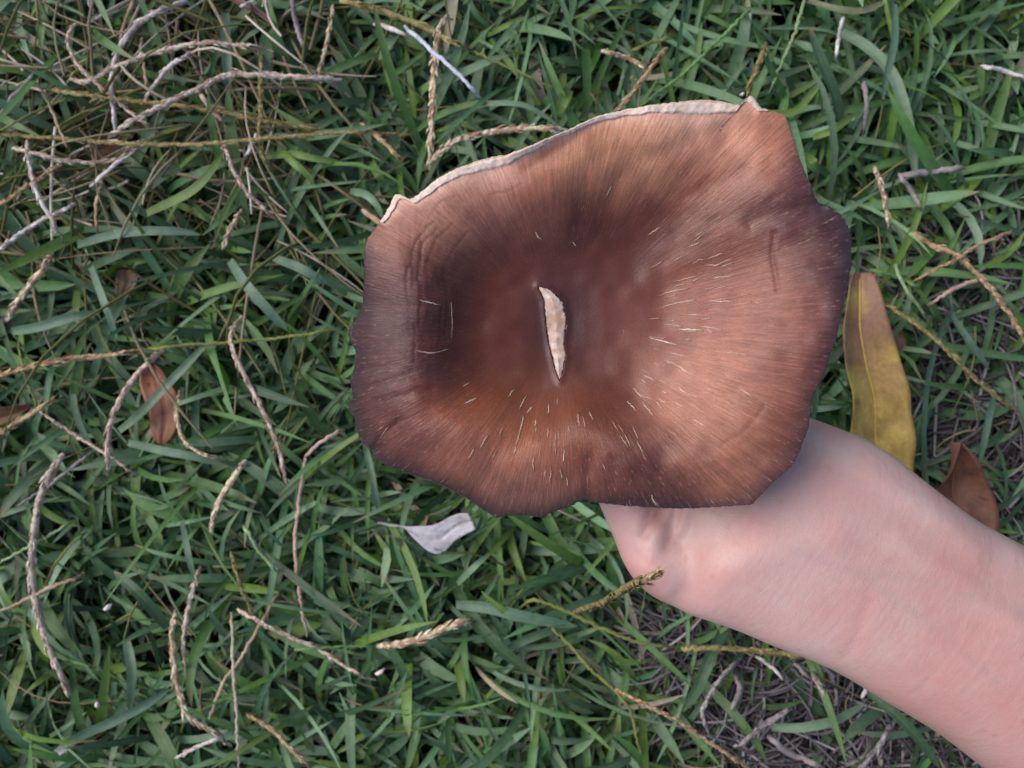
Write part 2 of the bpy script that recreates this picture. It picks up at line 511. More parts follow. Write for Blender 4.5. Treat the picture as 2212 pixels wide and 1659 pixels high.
def lawn_near():
    X0, Y0 = 0.56, 0.50
    ns = 12500
    bx = rng.uniform(-X0, X0, ns); by = rng.uniform(-Y0, Y0, ns)
    th = thatch_amount(bx, by)
    clump = pnoise(bx + 20, by + 20, 3, 28)
    keep = (rng.random(ns) > th * 0.93) & (rng.random(ns) < 0.55 + 0.65 * clump)
    bx, by = bx[keep], by[keep]; ns = len(bx)
    px, py = to_P(bx, by)
    # direction the shoots lean: mostly across on the left, up and down at the upper right
    bias = np.where(px < 800, rng.choice([0.15, math.pi + 0.15], ns), rng.choice([math.pi / 2 - 0.2, -math.pi / 2 - 0.2, -0.9, 2.3], ns))
    az = np.where(rng.random(ns) < 0.42, bias + rng.normal(0, 0.55, ns), rng.uniform(0, 2 * math.pi, ns))
    nb = 4
    k = np.tile(np.arange(nb), ns); sh = np.repeat(np.arange(ns), nb)
    n = len(sh)
    lean = rng.uniform(0.004, 0.030, ns)[sh] * (k + 0.4) / nb
    rise = rng.uniform(0.008, 0.032, ns)[sh] * (k + 0.6) / nb
    base = np.stack([bx[sh] + np.cos(az[sh]) * lean, by[sh] + np.sin(az[sh]) * lean, rise], -1)
    side = np.where(k % 2 == 0, 1, -1)
    baz = az[sh] + side * rng.uniform(0.15, 1.0, n) + rng.normal(0, 0.2, n)
    L = np.clip(rng.lognormal(math.log(0.037), 0.42, n), 0.014, 0.095)
    e0 = R(1) * rng.uniform(12, 62, n); e1 = R(1) * rng.uniform(-38, 22, n)
    w = np.clip(rng.lognormal(math.log(0.0034), 0.38, n), 0.0012, 0.0068)
    w = np.minimum(w, L * 0.14 + 0.001)
    roll = rng.normal(0, 0.45, n)
    c, tip = pick_colour(n, 0.012)
    # patches: a little more yellow-green at the foot of the picture
    V, F, C, uv = blades(base, baz, L, e0, e1, w, roll, c, tip, 6, rng.normal(0, 0.5, n))
    # blades lie under the fallen leaves
    for poly, z in LEAF_POLYS:
        lo = poly.min(0) - 0.003; hi = poly.max(0) + 0.003
        m = np.where((V[:, 0] > lo[0]) & (V[:, 0] < hi[0]) & (V[:, 1] > lo[1]) & (V[:, 1] < hi[1]) & (V[:, 2] > z - 0.006))[0]
        ins = in_poly(V[m, 0], V[m, 1], poly)
        V[m[ins], 2] = z - 0.006 - 0.004 * rng.random(ins.sum())
    o = link('grass', mesh_np('grass', V, F, C, uv), M_blade)
    tag(o, 'dense green lawn grass of flat blue-green blades', None, None, 'stuff')
lawn_near()

def lawn_far():
    n = 52000
    r = np.sqrt(rng.uniform(0, 1, n)) * 3.2; a = rng.uniform(0, 2 * math.pi, n)
    x, y = r * np.cos(a), r * np.sin(a)
    k = (np.abs(x) > 0.55) | (np.abs(y) > 0.49)
    x, y = x[k], y[k]; n = len(x)
    c, tip = pick_colour(n)
    V, F, C, uv = blades(np.stack([x, y, rng.uniform(0, 0.02, n)], -1), rng.uniform(0, 2 * math.pi, n),
        rng.uniform(0.04, 0.11, n), R(1) * rng.uniform(15, 60, n), R(1) * rng.uniform(-40, 10, n), rng.uniform(0.005, 0.011, n),
        rng.normal(0, 0.4, n), c, tip, 3)
    tag(link('grass', mesh_np('grass', V, F, C, uv), M_blade), 'lawn grass stretching away around the spot', None, None, 'stuff')
lawn_far()

# fine dead straw lying in the lawn, thick where the lawn has died back
def straws(name, label, n, spot, zlo, zhi, cols, Lr, rr, tilt=0.25):
    Vs, Fs, Cs = [], [], []; off = 0
    cols = np.array([lin(c) for c in cols])
    for i in range(n):
        x, y = spot()
        z = random.uniform(zlo, zhi); a = random.uniform(0, 2 * math.pi); L = random.uniform(*Lr); bend = random.gauss(0, 0.5)
        s = np.linspace(0, 1, 6)
        ang = a + bend * s
        P = np.zeros((6, 3)); P[1:, 0] = np.cumsum(np.cos(ang[:-1])) * L / 5; P[1:, 1] = np.cumsum(np.sin(ang[:-1])) * L / 5
        P[:, 2] = random.gauss(0, tilt) * (s - 0.5) * L + random.gauss(0, 0.15) * L * np.sin(s * math.pi)
        P += (x, y, z); P[:, 2] = np.maximum(P[:, 2], 0.001)
        r0 = random.uniform(*rr)
        V, F = tube(P, r0 * np.array([1, 1, .95, .9, .8, .4]), 4)
        V[:, 2] = np.where(V[:, 2] > P.mean(0)[2], V[:, 2], V[:, 2])
        c = cols[random.randrange(len(cols))] * random.uniform(0.6, 1.25)
        Vs.append(V); Fs.append(F + off); Cs.append(np.tile(c, (len(V), 1))); off += len(V)
    o = link(name, mesh_np(name, np.vstack(Vs), np.vstack(Fs), np.vstack(Cs)), M_dry)
    tag(o, label, None, None, 'stuff')
def spot_in(poly, z=0.02):
    xs = [p[0] for p in poly]; ys = [p[1] for p in poly]
    def f():
        while True:
            x = random.uniform(min(xs), max(xs)); y = random.uniform(min(ys), max(ys))
            if in_poly(np.array([x]), np.array([y]), poly)[0]: return W(x, y, z)[:2]
    return f
GREYS = [(116,108,114),(92,86,90),(150,142,144),(66,60,64),(98,90,94)]
straws('dead_thatch', 'grey dead thatch where the lawn has died back below the arm', 2600, spot_in(THATCH_POLYS[0]), 0.004, 0.030, GREYS, (0.012, 0.05), (0.0003, 0.0010))
straws('dead_thatch', 'grey dead thatch showing between blades right of the yellow leaf', 1300, spot_in(THATCH_POLYS[1]), 0.004, 0.026, GREYS, (0.012, 0.05), (0.0003, 0.0011))
straws('dead_straw', 'fine tan straw threaded through the lawn', 750, lambda: (random.uniform(-0.45, 0.45), random.uniform(-0.36, 0.36)), 0.012, 0.040,
       [(150,128,98),(128,118,74),(160,146,120),(110,112,66)], (0.02, 0.07), (0.00022, 0.0006))
straws('dead_straw', 'olive straw and stems tangled in the upper left of the lawn', 230, lambda: W(random.uniform(-60, 720), random.uniform(-60, 620), 0.03)[:2], 0.022, 0.046,
       [(142,124,96),(118,112,70),(150,134,110),(104,104,60)], (0.04, 0.12), (0.0004, 0.0010))
straws('dead_straw', 'pale fine straw strewn through the upper left of the lawn', 55, lambda: W(random.uniform(-60, 640), random.uniform(-60, 520), 0.045)[:2], 0.036, 0.052,
       [(206,190,170),(190,170,150),(214,204,192)], (0.02, 0.07), (0.0004, 0.0009), 0.12)

# ------------------------------------------------------------------ mushroom
CAP_C = np.array([1212.0, 706.0])
OUT = [(1668,241),(1695,247),(1706,274),(1717,310),(1728,346),(1744,384),(1759,422),(1770,444),(1791,447),(1816,463),(1829,486),(1839,503),(1840,521),(1837,546),(1840,570),(1834,598),(1827,647),(1821,665),(1813,697),(1805,735),(1791,771),(1777,812),(1755,859),(1750,894),(1746,922),(1728,971),(1713,1004),(1673,1037),(1648,1064),(1624,1089),(1563,1093),(1495,1097),(1426,1096),(1371,1092),(1312,1087),(1280,1083),(1268,1076),(1252,1082),(1226,1094),(1190,1105),(1169,1117),(1146,1111),(1110,1112),(1086,1113),(1070,1119),(1060,1108),(1045,1100),(1009,1075),(974,1056),(932,1037),(878,1020),(846,1008),(823,998),(809,985),(805,968),(797,966),(788,960),(776,943),(768,902),(760,892),(753,883),(758,870),(765,861),(762,842),(757,823),(760,812),(765,801),(768,786),(771,771),(770,758),(762,742),(753,721),(757,708),(765,697),(779,672),(786,653),(787,603),(788,570),(789,549),(790,529),(796,515),(812,494),(828,473),(839,455),(848,441),(851,428),(857,420),(868,423),(876,426),(890,432),(916,414),(946,388),(987,367),(1034,350),(1070,341),(1097,337),(1138,321),(1180,303),(1223,285),(1262,266),(1289,254),(1317,247),(1358,238),(1399,230),(1440,225),(1481,221),(1522,218),(1563,222),(1585,228),(1597,231),(1607,219),(1613,211),(1620,208),(1628,212),(1634,224),(1642,235)]
NTH = 900
def resample_closed(pts, n):
    p = np.array(pts + pts[:1], float)
    L = np.concatenate([[0], np.cumsum(np.linalg.norm(np.diff(p, axis=0), axis=1))])
    s = np.linspace(0, L[-1], n, endpoint=False)
    q = np.stack([np.interp(s, L, p[:, k]) for k in range(2)], 1)
    for _ in range(2): q = 0.5 * q + 0.25 * (np.roll(q, 1, 0) + np.roll(q, -1, 0))
    return q
OUTR = resample_closed(OUT, NTH)
_an = np.arange(NTH)
OUTR = OUTR + (rng.normal(0, 1.0, (NTH, 2)) + np.roll(rng.normal(0, 1.0, (NTH, 2)), 1, 0)) * 0.45
Z0 = 0.2030                                          # floor of the dish
DEG = np.array([0, 30, 55, 80, 100, 125, 150, 180, 205, 235, 262, 285, 310, 335, 360.])
Z_EDGE = np.array([20, 20, 21, 20, 18, 13, 9, 4, 2, 1.5, 4, 7, 13, 18, 20.]) * 1e-3
Z_SHO = np.array([19, 19, 18, 16, 14, 13, 13, 13.5, 13, 12, 11.5, 11.5, 13, 17, 19.]) * 1e-3
T_IN = np.array([.20, .20, .22, .26, .26, .26, .30, .36, .34, .26, .24, .24, .22, .20, .20])
T_SHO = np.array([1.0, 1.0, 1.0, .95, .88, .80, .76, .74, .72, .68, .66, .68, .80, .95, 1.0])

_ang = np.arctan2(CAP_C[1] - OUTR[:, 1], OUTR[:, 0] - CAP_C[0])
_rad = np.hypot(OUTR[:, 0] - CAP_C[0], OUTR[:, 1] - CAP_C[1])
_o = np.argsort(_ang)
AG = np.linspace(-math.pi, math.pi, 721)[:-1]
RG = np.interp(AG, _ang[_o], _rad[_o], period=2 * math.pi)
for _ in range(70): RG = 0.5 * RG + 0.25 * (np.roll(RG, 1) + np.roll(RG, -1))
def t_of(px, py):
    return np.hypot(px - CAP_C[0], py - CAP_C[1]) / np.interp(np.arctan2(CAP_C[1] - py, px - CAP_C[0]), AG, RG, period=2 * math.pi)

def cap_surface(px, py, t):
    """height of the skin above the soil, at picture units px, py and distance t from the centre (1 = rim)"""
    dx = px - CAP_C[0]; dy = CAP_C[1] - py
    a = np.degrees(np.arctan2(dy, dx)) % 360
    ze, zs, ti, ts = (np.interp(a, DEG, q) for q in (Z_EDGE, Z_SHO, T_IN, T_SHO))
    u = np.clip((t - ti) / (ts - ti), 0, 1)
    z = zs * (0.55 * u * u * (3 - 2 * u) + 0.45 * u ** 3 * (u * (6 * u - 15) + 10))
    v = np.clip((t - ts) / np.maximum(1 - ts, 0.12), 0, 2.0)
    v = np.where(v > 1, 1 + (v - 1) * 0.55, v)
    z = z + (ze - zs) * v * v
    z = z + 0.0012 * np.sin(np.radians(a) * 5 + 0.6) * t ** 3 + 0.0007 * np.sin(np.radians(a) * 11 + 2.0) * t ** 4
    z = z + 0.0011 * np.sin(np.radians(a) * 3 + 4.0) * np.exp(-((t - 0.6) / 0.25) ** 2)
    rr = np.hypot(dx, dy)
    z = z - 0.0011 * np.exp(-(rr / 85) ** 2) + 0.0004 * np.exp(-((rr - 150) / 70) ** 2)
    return Z0 + z

GROOVES = [   # folds and creases in the skin: points, depth (m), half width (picture units)
 ([(1772,443),(1700,452),(1620,478)], 0.0030, 17), ([(804,972),(830,940),(862,908)], 0.0030, 7),
 ([(1268,1072),(1272,1030),(1274,990)], 0.0022, 9), ([(1671,505),(1669,560),(1680,625)], 0.0010, 5),
 ([(888,575),(896,525),(935,480)], 0.0008, 3.2), ([(902,600),(912,530),(945,492)], 0.0007, 2.8), ([(925,570),(938,525),(978,482)], 0.0007, 3.0), ([(958,600),(966,560),(1012,500)], 0.0007, 3.2),
 ([(912,640),(916,590),(924,560)], 0.0006, 2.6), ([(935,660),(938,610),(944,575)], 0.0006, 2.6), ([(925,470),(950,440),(985,425)], 0.0006, 3.0), ([(1060,420),(1100,412),(1125,398)], 0.0006, 3.0),
 ([(785,845),(850,822),(890,808)], 0.0014, 8), ([(830,870),(880,850),(930,842)], 0.0012, 8),
 ([(800,800),(850,790),(885,800)], 0.0010, 7), ([(880,580),(878,620),(884,660)], 0.0006, 2.8), ([(905,600),(908,640),(905,700)], 0.0006, 2.6), ([(960,610),(966,650),(962,720)], 0.0006, 2.8), ([(950,650),(952,700),(948,760)], 0.0005, 2.6), ([(895,700),(898,740),(893,790)], 0.0005, 3.0),
 ([(1310,430),(1350,380),(1400,330)], 0.0014, 18),
 ([(1390,1090),(1400,1030),(1425,985)], 0.0020, 26), ([(1330,1085),(1320,1040),(1322,1000)], 0.0012, 14),
 ([(1420,330),(1500,300),(1580,262)], 0.0008, 16), ([(1480,420),(1580,380),(1690,350)], 0.0010, 14), ([(1540,480),(1620,452),(1700,420)], 0.0009, 12),
 ([(1560,960),(1610,930),(1650,880)], 0.0004, 5), ([(1500,1020),(1560,1000),(1620,985)], 0.0004, 7),
]
GROOVES = [([tuple(q) for q in catmull(p, 9) + rng.normal(0, 1.2, (9, 2))], dp, w) for p, dp, w in GROOVES]
def seg_dist(x, y, pts):
    best = np.full(x.shape, 1e9)
    for (ax, ay), (bx, by) in zip(pts[:-1], pts[1:]):
        vx, vy = bx - ax, by - ay
        t = np.clip(((x - ax) * vx + (y - ay) * vy) / (vx * vx + vy * vy), 0, 1)
        best = np.minimum(best, np.hypot(x - ax - t * vx, y - ay - t * vy))
    return best
GAIN = lambda x, y: np.clip(0.35 + 1.3 * pnoise(x, y, 97, 0.03), 0, 1)
SLIT = [(1162,619),(1183,623),(1204,640),(1216,655),(1222,686),(1221,716),(1217,741),(1222,771),(1216,801),(1209,823),(1203,808),(1198,793),(1192,768),(1186,741),(1181,705),(1178,675),(1176,650)]
SLIT_MID = [(1172,622),(1194,650),(1200,690),(1202,730),(1205,770),(1208,812)]

CAPCOL = [ # picture units and skin colour there: pigment with light and shade mixed in
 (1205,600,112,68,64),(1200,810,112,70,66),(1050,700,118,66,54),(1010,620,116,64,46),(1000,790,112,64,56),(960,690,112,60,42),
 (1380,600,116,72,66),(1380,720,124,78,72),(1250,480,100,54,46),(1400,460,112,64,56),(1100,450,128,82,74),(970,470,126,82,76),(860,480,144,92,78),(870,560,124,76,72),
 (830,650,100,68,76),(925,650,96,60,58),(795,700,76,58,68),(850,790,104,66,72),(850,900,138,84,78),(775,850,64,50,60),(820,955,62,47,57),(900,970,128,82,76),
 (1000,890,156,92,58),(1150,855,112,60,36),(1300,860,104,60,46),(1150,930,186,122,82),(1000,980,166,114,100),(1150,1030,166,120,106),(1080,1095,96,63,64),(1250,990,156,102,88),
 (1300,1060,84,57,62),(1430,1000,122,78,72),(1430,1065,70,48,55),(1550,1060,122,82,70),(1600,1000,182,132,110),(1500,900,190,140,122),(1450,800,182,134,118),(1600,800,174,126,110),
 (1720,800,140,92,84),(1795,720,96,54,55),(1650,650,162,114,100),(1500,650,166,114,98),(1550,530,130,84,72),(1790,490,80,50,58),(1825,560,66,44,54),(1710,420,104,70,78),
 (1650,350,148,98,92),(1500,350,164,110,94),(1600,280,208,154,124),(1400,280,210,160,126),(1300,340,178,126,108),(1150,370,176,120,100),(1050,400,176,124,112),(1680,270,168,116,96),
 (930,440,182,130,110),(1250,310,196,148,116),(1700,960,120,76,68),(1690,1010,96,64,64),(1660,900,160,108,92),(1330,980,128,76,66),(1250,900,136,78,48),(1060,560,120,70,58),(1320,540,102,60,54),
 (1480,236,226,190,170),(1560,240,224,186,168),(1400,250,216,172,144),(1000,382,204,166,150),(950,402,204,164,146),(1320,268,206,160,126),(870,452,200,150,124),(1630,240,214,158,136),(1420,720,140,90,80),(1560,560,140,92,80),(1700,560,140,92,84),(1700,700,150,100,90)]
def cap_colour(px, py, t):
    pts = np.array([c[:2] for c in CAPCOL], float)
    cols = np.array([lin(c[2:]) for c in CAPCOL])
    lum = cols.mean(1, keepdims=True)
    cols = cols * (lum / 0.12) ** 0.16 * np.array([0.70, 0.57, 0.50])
    out = np.zeros(px.shape + (3,)); wsum = np.zeros(px.shape)
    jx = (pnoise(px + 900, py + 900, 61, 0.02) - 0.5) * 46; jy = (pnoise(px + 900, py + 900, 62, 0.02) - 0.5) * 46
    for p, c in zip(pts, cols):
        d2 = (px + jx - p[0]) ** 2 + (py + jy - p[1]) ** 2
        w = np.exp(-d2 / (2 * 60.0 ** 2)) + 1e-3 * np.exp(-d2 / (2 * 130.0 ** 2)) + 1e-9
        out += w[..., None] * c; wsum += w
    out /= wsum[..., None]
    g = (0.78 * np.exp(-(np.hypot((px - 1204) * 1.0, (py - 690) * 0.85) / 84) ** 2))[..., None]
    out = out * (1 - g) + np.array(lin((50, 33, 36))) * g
    # dark line along the drooping edge, left, foot and right
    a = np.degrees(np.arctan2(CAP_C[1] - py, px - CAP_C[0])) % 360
    edge_dark = np.interp(a, [0, 20, 35, 50, 120, 150, 165, 250, 285, 320, 345, 360], [.8, .85, .65, .0, .0, .2, .85, .9, .8, .7, .8, .8])
    e = np.clip((t - 0.90) / 0.10, 0, 1) ** 1.4 * edge_dark
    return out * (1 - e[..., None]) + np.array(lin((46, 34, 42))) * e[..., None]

MARGIN_W = np.zeros(NTH)
def margin_width(p):
    """how wide the pale torn margin shows at an outline point (picture units)"""
    x, y = p
    if y > 520: return 0.0
    return float(np.interp(x, [800, 835, 865, 900, 960, 1040, 1090, 1130, 1170, 1230, 1300, 1360, 1420, 1500, 1560, 1600, 1640, 1660],
                              [0, 8, 17, 10, 18, 25, 22, 13, 8, 7, 9, 14, 22, 33, 32, 20, 8, 0])) if y < 480 and x < 1660 else 0.0

def build_mushroom():
    root = empty('mushroom', W(1212, 745, 0.100))
    tag(root, 'large brown mushroom with a split cap, held up by its stem in a hand', 'mushroom')
    # skin of the cap
    tt = np.concatenate([np.linspace(0.004, 0.30, 60), np.linspace(0.305, 0.93, 160), np.linspace(0.935, 1.0, 22)])
    th = np.arange(NTH)
    sa = np.unwrap(_ang); dir_ = np.sign(sa[-1] - sa[0]); lin_ = dir_ * 2 * math.pi * np.arange(NTH) / NTH
    dv_ = sa - lin_
    for _ in range(120): dv_ = 0.5 * dv_ + 0.25 * (np.roll(dv_, 1) + np.roll(dv_, -1))
    sa = dv_ + lin_
    rs_ = np.interp(sa, AG, RG, period=2 * math.pi)
    QX = CAP_C[0] + rs_ * np.cos(sa); QY = CAP_C[1] - rs_ * np.sin(sa)
    wq = np.clip((tt - 0.70) / 0.30, 0, 1)[:, None]; wq = wq * wq * (3 - 2 * wq)
    PX = CAP_C[0] + tt[:, None] * ((1 - wq) * QX[None] + wq * OUTR[None, :, 0] - CAP_C[0])
    PY = CAP_C[1] + tt[:, None] * ((1 - wq) * QY[None] + wq * OUTR[None, :, 1] - CAP_C[1])
    TT = t_of(PX, PY); TR = np.repeat(tt[:, None], NTH, 1)
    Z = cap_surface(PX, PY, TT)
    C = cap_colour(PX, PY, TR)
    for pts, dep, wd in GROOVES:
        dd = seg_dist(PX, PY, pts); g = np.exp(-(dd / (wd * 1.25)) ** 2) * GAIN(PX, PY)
        Z -= dep * (0.36 if wd > 4 else 0.15) * g; C *= (1 - (0.22 if wd < 4 else 0.12) * g * min(1, dep / 0.0008))[..., None]  # shade in the folds is also painted into the skin colour
    # many small wrinkles on the left shoulder, across the fibres
    wr = np.exp(-((PX - 915) / 55) ** 2) * np.exp(-((PY - 630) / 170) ** 2)
    Z += wr * 0.00025 * (pnoise(PX + 8 * pnoise(PX, PY, 94, 0.02), PY, 91, 0.0) if False else (pnoise(PX * 4.2 + 60 * pnoise(PX, PY, 95, 0.02), PY * 0.45, 91, 0.03) - 0.5))
    Z += (pnoise(PX, PY, 92, 0.03) - 0.5) * 0.0005 + (pnoise(PX, PY, 93, 0.012) - 0.5) * 0.0012 * TT
    ins = in_poly(PX, PY, SLIT)
    Z[ins] -= 0.0022
    rim = seg_dist(PX, PY, SLIT + SLIT[:1])
    Z += 0.0005 * np.exp(-(rim / 9) ** 2) * (~ins)
    wb = np.array([margin_width(p) for p in OUTR])[None]
    de = (1 - TR) * np.hypot(OUTR[:, 0] - CAP_C[0], OUTR[:, 1] - CAP_C[1])[None]
    g = (np.where(wb > 0.5, np.exp(-(np.clip(de - wb * 0.8, 0, None) / (1.1 * wb + 3)) ** 2), 0) * 0.8)[..., None]
    C = C * (1 - g) + np.array(lin((216, 166, 146))) * g
    S = K * (H - Z)
    V = np.stack([(PX - 1106) * S, (829.5 - PY) * S, Z], -1)
    ang = 2 * math.pi * th / NTH
    ang = np.arctan2(CAP_C[1] - PY, PX - CAP_C[0])
    fib = np.stack([np.cos(ang), np.sin(ang), TT], -1)
    # the rim rolls over and under
    nr = len(tt)
    edge = V[-1]; inward = V[-1] - V[-8]; inward[:, 2] = 0; inward /= np.linalg.norm(inward, axis=1)[:, None]
    lips = []
    for dout, dn in ((0.0004, 0.0007), (0.0003, 0.0016)):
        q = edge + inward * dout; q[:, 2] -= dn; lips.append(q)
    for kk in (4, 9):
        q = V[-kk].copy(); q[:, 2] -= 0.0024; lips.append(q)
    Vall = np.concatenate([V, np.array(lips)], 0)
    dark = np.repeat(C[-1:], 4, 0) * 0.8
    fall = np.concatenate([fib, np.repeat(fib[-1:], 4, 0)], 0)
    F = grid_faces(nr + 4, NTH, True)[:, ::-1]
    # close the middle
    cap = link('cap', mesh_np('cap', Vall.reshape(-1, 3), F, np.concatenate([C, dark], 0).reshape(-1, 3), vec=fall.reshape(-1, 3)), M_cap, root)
    # pale, torn flesh along the upper margin
    wdt = np.array([margin_width(p) for p in OUTR])
    idx = np.where(wdt > 0.5)[0]
    brk = np.where(np.diff(idx) > 1)[0]
    if len(brk): idx = np.concatenate([idx[brk[-1] + 1:], idx[:brk[-1] + 1]])
    wv = wdt[idx] * (0.65 + 0.7 * pnoise(idx * 1.0, idx * 0.0 + 3, 17, 0.12))
    nsx = 7
    rows = []
    for j in range(nsx):
        f = j / (nsx - 1)
        o = OUTR[idx]; dirv = CAP_C - o; dirv /= np.linalg.norm(dirv, axis=1)[:, None]
        p = o + dirv * (wv * f - 3.0 * (1 - f))[:, None]
        rad = t_of(p[:, 0], p[:, 1])
        z = cap_surface(p[:, 0], p[:, 1], rad) + 0.0005 - (0.0009 if j == nsx - 1 else 0) - (0.0022 if j == 0 else 0)
        z = z + (pnoise(p[:, 0], p[:, 1], 92, 0.03) - 0.5) * 0.0005 + (pnoise(p[:, 0], p[:, 1], 93, 0.012) - 0.5) * 0.0012 * rad
        z = z + (pnoise(p[:, 0], p[:, 1], 71, 0.15) - 0.5) * 0.0005
        s = K * (H - z)
        rows.append(np.stack([(p[:, 0] - 1106) * s, (829.5 - p[:, 1]) * s, z], -1))
    G = np.array(rows)
    link('margin', mesh_np('margin', G.reshape(-1, 3), grid_faces(nsx, len(idx))), M_margin, root)
    # pale flesh showing in the split
    sl = resample_closed(SLIT, 120); jit = (rng.normal(0, 0.9, sl.shape) + np.roll(rng.normal(0, 0.9, sl.shape), 1, 0))
    mid = catmull(SLIT_MID, 120)
    rows = []
    for f in (1.14, 0.96, 0.85, 0.7, 0.45, 0.2, 0.0):
        yy_ = np.clip(sl[:, 1], 626, 810); near = np.stack([np.interp(yy_, mid[:, 1], mid[:, 0]), yy_], 1)
        p = near + (sl + jit * (f > 0.9) - near) * f
        rad = t_of(p[:, 0], p[:, 1])
        z = cap_surface(p[:, 0], p[:, 1], rad) + 0.0002 - 0.0009 * (f > 1) + 0.0005 * (pnoise(p[:, 0] * 1.3, p[:, 1], 73, 0.09) - 0.5) + 0.0006 * (1 - f)
        s = K * (H - z)
        rows.append(np.stack([(p[:, 0] - 1106) * s, (829.5 - p[:, 1]) * s, z], -1))
    link('split', mesh_np('split', np.array(rows).reshape(-1, 3), grid_faces(7, 120, True)), M_flesh, root)
    # single cracks in the skin that bare pale flesh
    CR = [([(1388,868),(1398,882),(1412,898)],6),([(1401,729),(1430,736),(1462,745)],7),([(1464,711),(1490,712),(1520,714)],8),([(1508,705),(1535,708),(1560,713)],4),([(1528,706),(1532,714),(1540,720)],5),
          ([(1434,778),(1460,788),(1500,814)],7),([(1388,810),(1402,815),(1416,824)],6),([(1462,834),(1485,850),(1515,860)],6),([(1515,766),(1530,774),(1548,778)],5),([(1531,650),(1558,651),(1586,651)],6),
          ([(1425,667),(1460,655),(1505,648)],5),([(1400,508),(1412,500),(1428,490)],5),([(1488,534),(1500,529),(1512,523)],5),([(1530,560),(1545,553),(1562,547)],5),([(1525,572),(1545,573),(1562,567)],5),
          ([(1497,569),(1510,562),(1522,560)],4),([(1540,602),(1555,599),(1578,597)],5),([(1310,425),(1316,412),(1322,402)],4),([(906,648),(925,653),(953,659)],5),([(898,757),(935,762),(970,754)],5),
          ([(1004,872),(1016,866),(1030,860)],7),([(1122,937),(1127,918),(1131,897)],6),([(1139,893),(1144,885),(1151,878)],6),([(1155,920),(1157,914),(1158,905)],5),([(1183,946),(1184,934),(1187,922)],5),
          ([(1184,895),(1185,885),(1186,872)],4),([(1273,888),(1277,898),(1282,908)],4),([(1000,835),(1008,830),(1016,826)],4),([(812,962),(822,945),(840,920)],6),([(975,652),(977,690),(976,730)],4),
          ([(1156,500),(1162,510),(1170,520)],6),([(1236,522),(1240,526),(1245,532)],5),([(1216,998),(1218,985),(1220,972)],5),([(1269,1060),(1269,1040),(1270,1020)],4),([(1440,760),(1470,768),(1500,772)],3),
          ([(1452,610),(1480,602),(1510,596)],4),([(1430,700),(1450,702),(1470,705)],3),([(1420,640),(1450,630),(1490,622)],4),([(1500,740),(1520,748),(1545,752)],3),([(1470,680),(1500,680),(1530,682)],4)]
    CR = [(p, w * 0.62) for p, w in CR]
    for i in range(84):
        if i < 62: a_, rr_ = R(random.uniform(-62, 34)), random.uniform(190, 420)
        else: a_, rr_ = R(random.uniform(232, 292)), random.uniform(150, 330)
        ln = random.uniform(12, 36); a2 = a_ + random.gauss(0, 0.010)
        f = lambda r_, q_: (CAP_C[0] + r_ * math.cos(q_), CAP_C[1] - r_ * math.sin(q_))
        CR.append(([f(rr_, a_), f(rr_ + ln / 2, (a_ + a2) / 2 + random.gauss(0, 0.003)), f(rr_ + ln, a2)], random.uniform(1.5, 2.8)))
    for pts, wd in CR:
        c = catmull(pts, 12); tn = np.gradient(c, axis=0); tn /= np.linalg.norm(tn, axis=1)[:, None]; nn = np.stack([-tn[:, 1], tn[:, 0]], 1)
        c = c + nn * rng.normal(0, 0.6, (12, 1))
        pr = np.sin(np.linspace(0.03, math.pi - 0.03, 12)) ** 0.6 * wd * 0.5 * rng.uniform(0.75, 1.2, 12)
        rows = []
        for f, dz in ((-1.0, -0.0010), (-0.75, 0.0), (0.0, 0.00020), (0.75, 0.0), (1.0, -0.0010)):
            p = c + nn * (pr * f)[:, None]
            t = t_of(p[:, 0], p[:, 1])
            z = cap_surface(p[:, 0], p[:, 1], t)
            z = z + (pnoise(p[:, 0], p[:, 1], 92, 0.03) - 0.5) * 0.0005 + (pnoise(p[:, 0], p[:, 1], 93, 0.012) - 0.5) * 0.0012 * t
            for gp, dep, w_ in GROOVES: z = z - dep * 0.45 * np.exp(-(seg_dist(p[:, 0], p[:, 1], gp) / (w_ * 1.25)) ** 2) * GAIN(p[:, 0], p[:, 1])
            z = z + dz + 0.00006
            s = K * (H - z)
            rows.append(np.stack([(p[:, 0] - 1106) * s, (829.5 - p[:, 1]) * s, z], -1))
        link('crack', mesh_np('crack', np.array(rows).reshape(-1, 3), grid_faces(5, 12)), M_flesh, root)
    # gills underneath
    n2 = 720
    o2 = resample_closed(OUT, n2)
    tg = np.linspace(0.14, 0.985, 24)
    GX = CAP_C[0] + tg[:, None] * (o2[None, :, 0] - CAP_C[0]); GY = CAP_C[1] + tg[:, None] * (o2[None, :, 1] - CAP_C[1])
    TG = np.repeat(tg[:, None], n2, 1); TP = t_of(GX, GY)
    th_ = 0.0018 + 0.0045 * (1 - TG)
    lam = (np.arange(n2) % 4 < 2) * 0.0035 * np.minimum(1, (1 - TG) * 8)
    GZ = cap_surface(GX, GY, TP) - th_ - lam
    S = K * (H - GZ)
    link('gills', mesh_np('gills', np.stack([(GX - 1106) * S, (829.5 - GY) * S, GZ], -1).reshape(-1, 3), grid_faces(24, n2, True)), M_gill, root)
    # stem, short and thick, gripped below the cap
    a = Vector(W(1213, 715, 0.201)); b = Vector(W(1212, 770, 0.088))
    s = np.linspace(0, 1, 26)[:, None]
    P = np.array(a)[None] * (1 - s) + np.array(b)[None] * s
    P[:, 0] += 0.002 * np.sin(s[:, 0] * 3)
    rr = np.interp(s[:, 0], [0, .06, .2, .7, .9, 1.0], [.018, .0135, .0108, .0112, .0128, .0085])
    V, F = tube(P, rr, 28)
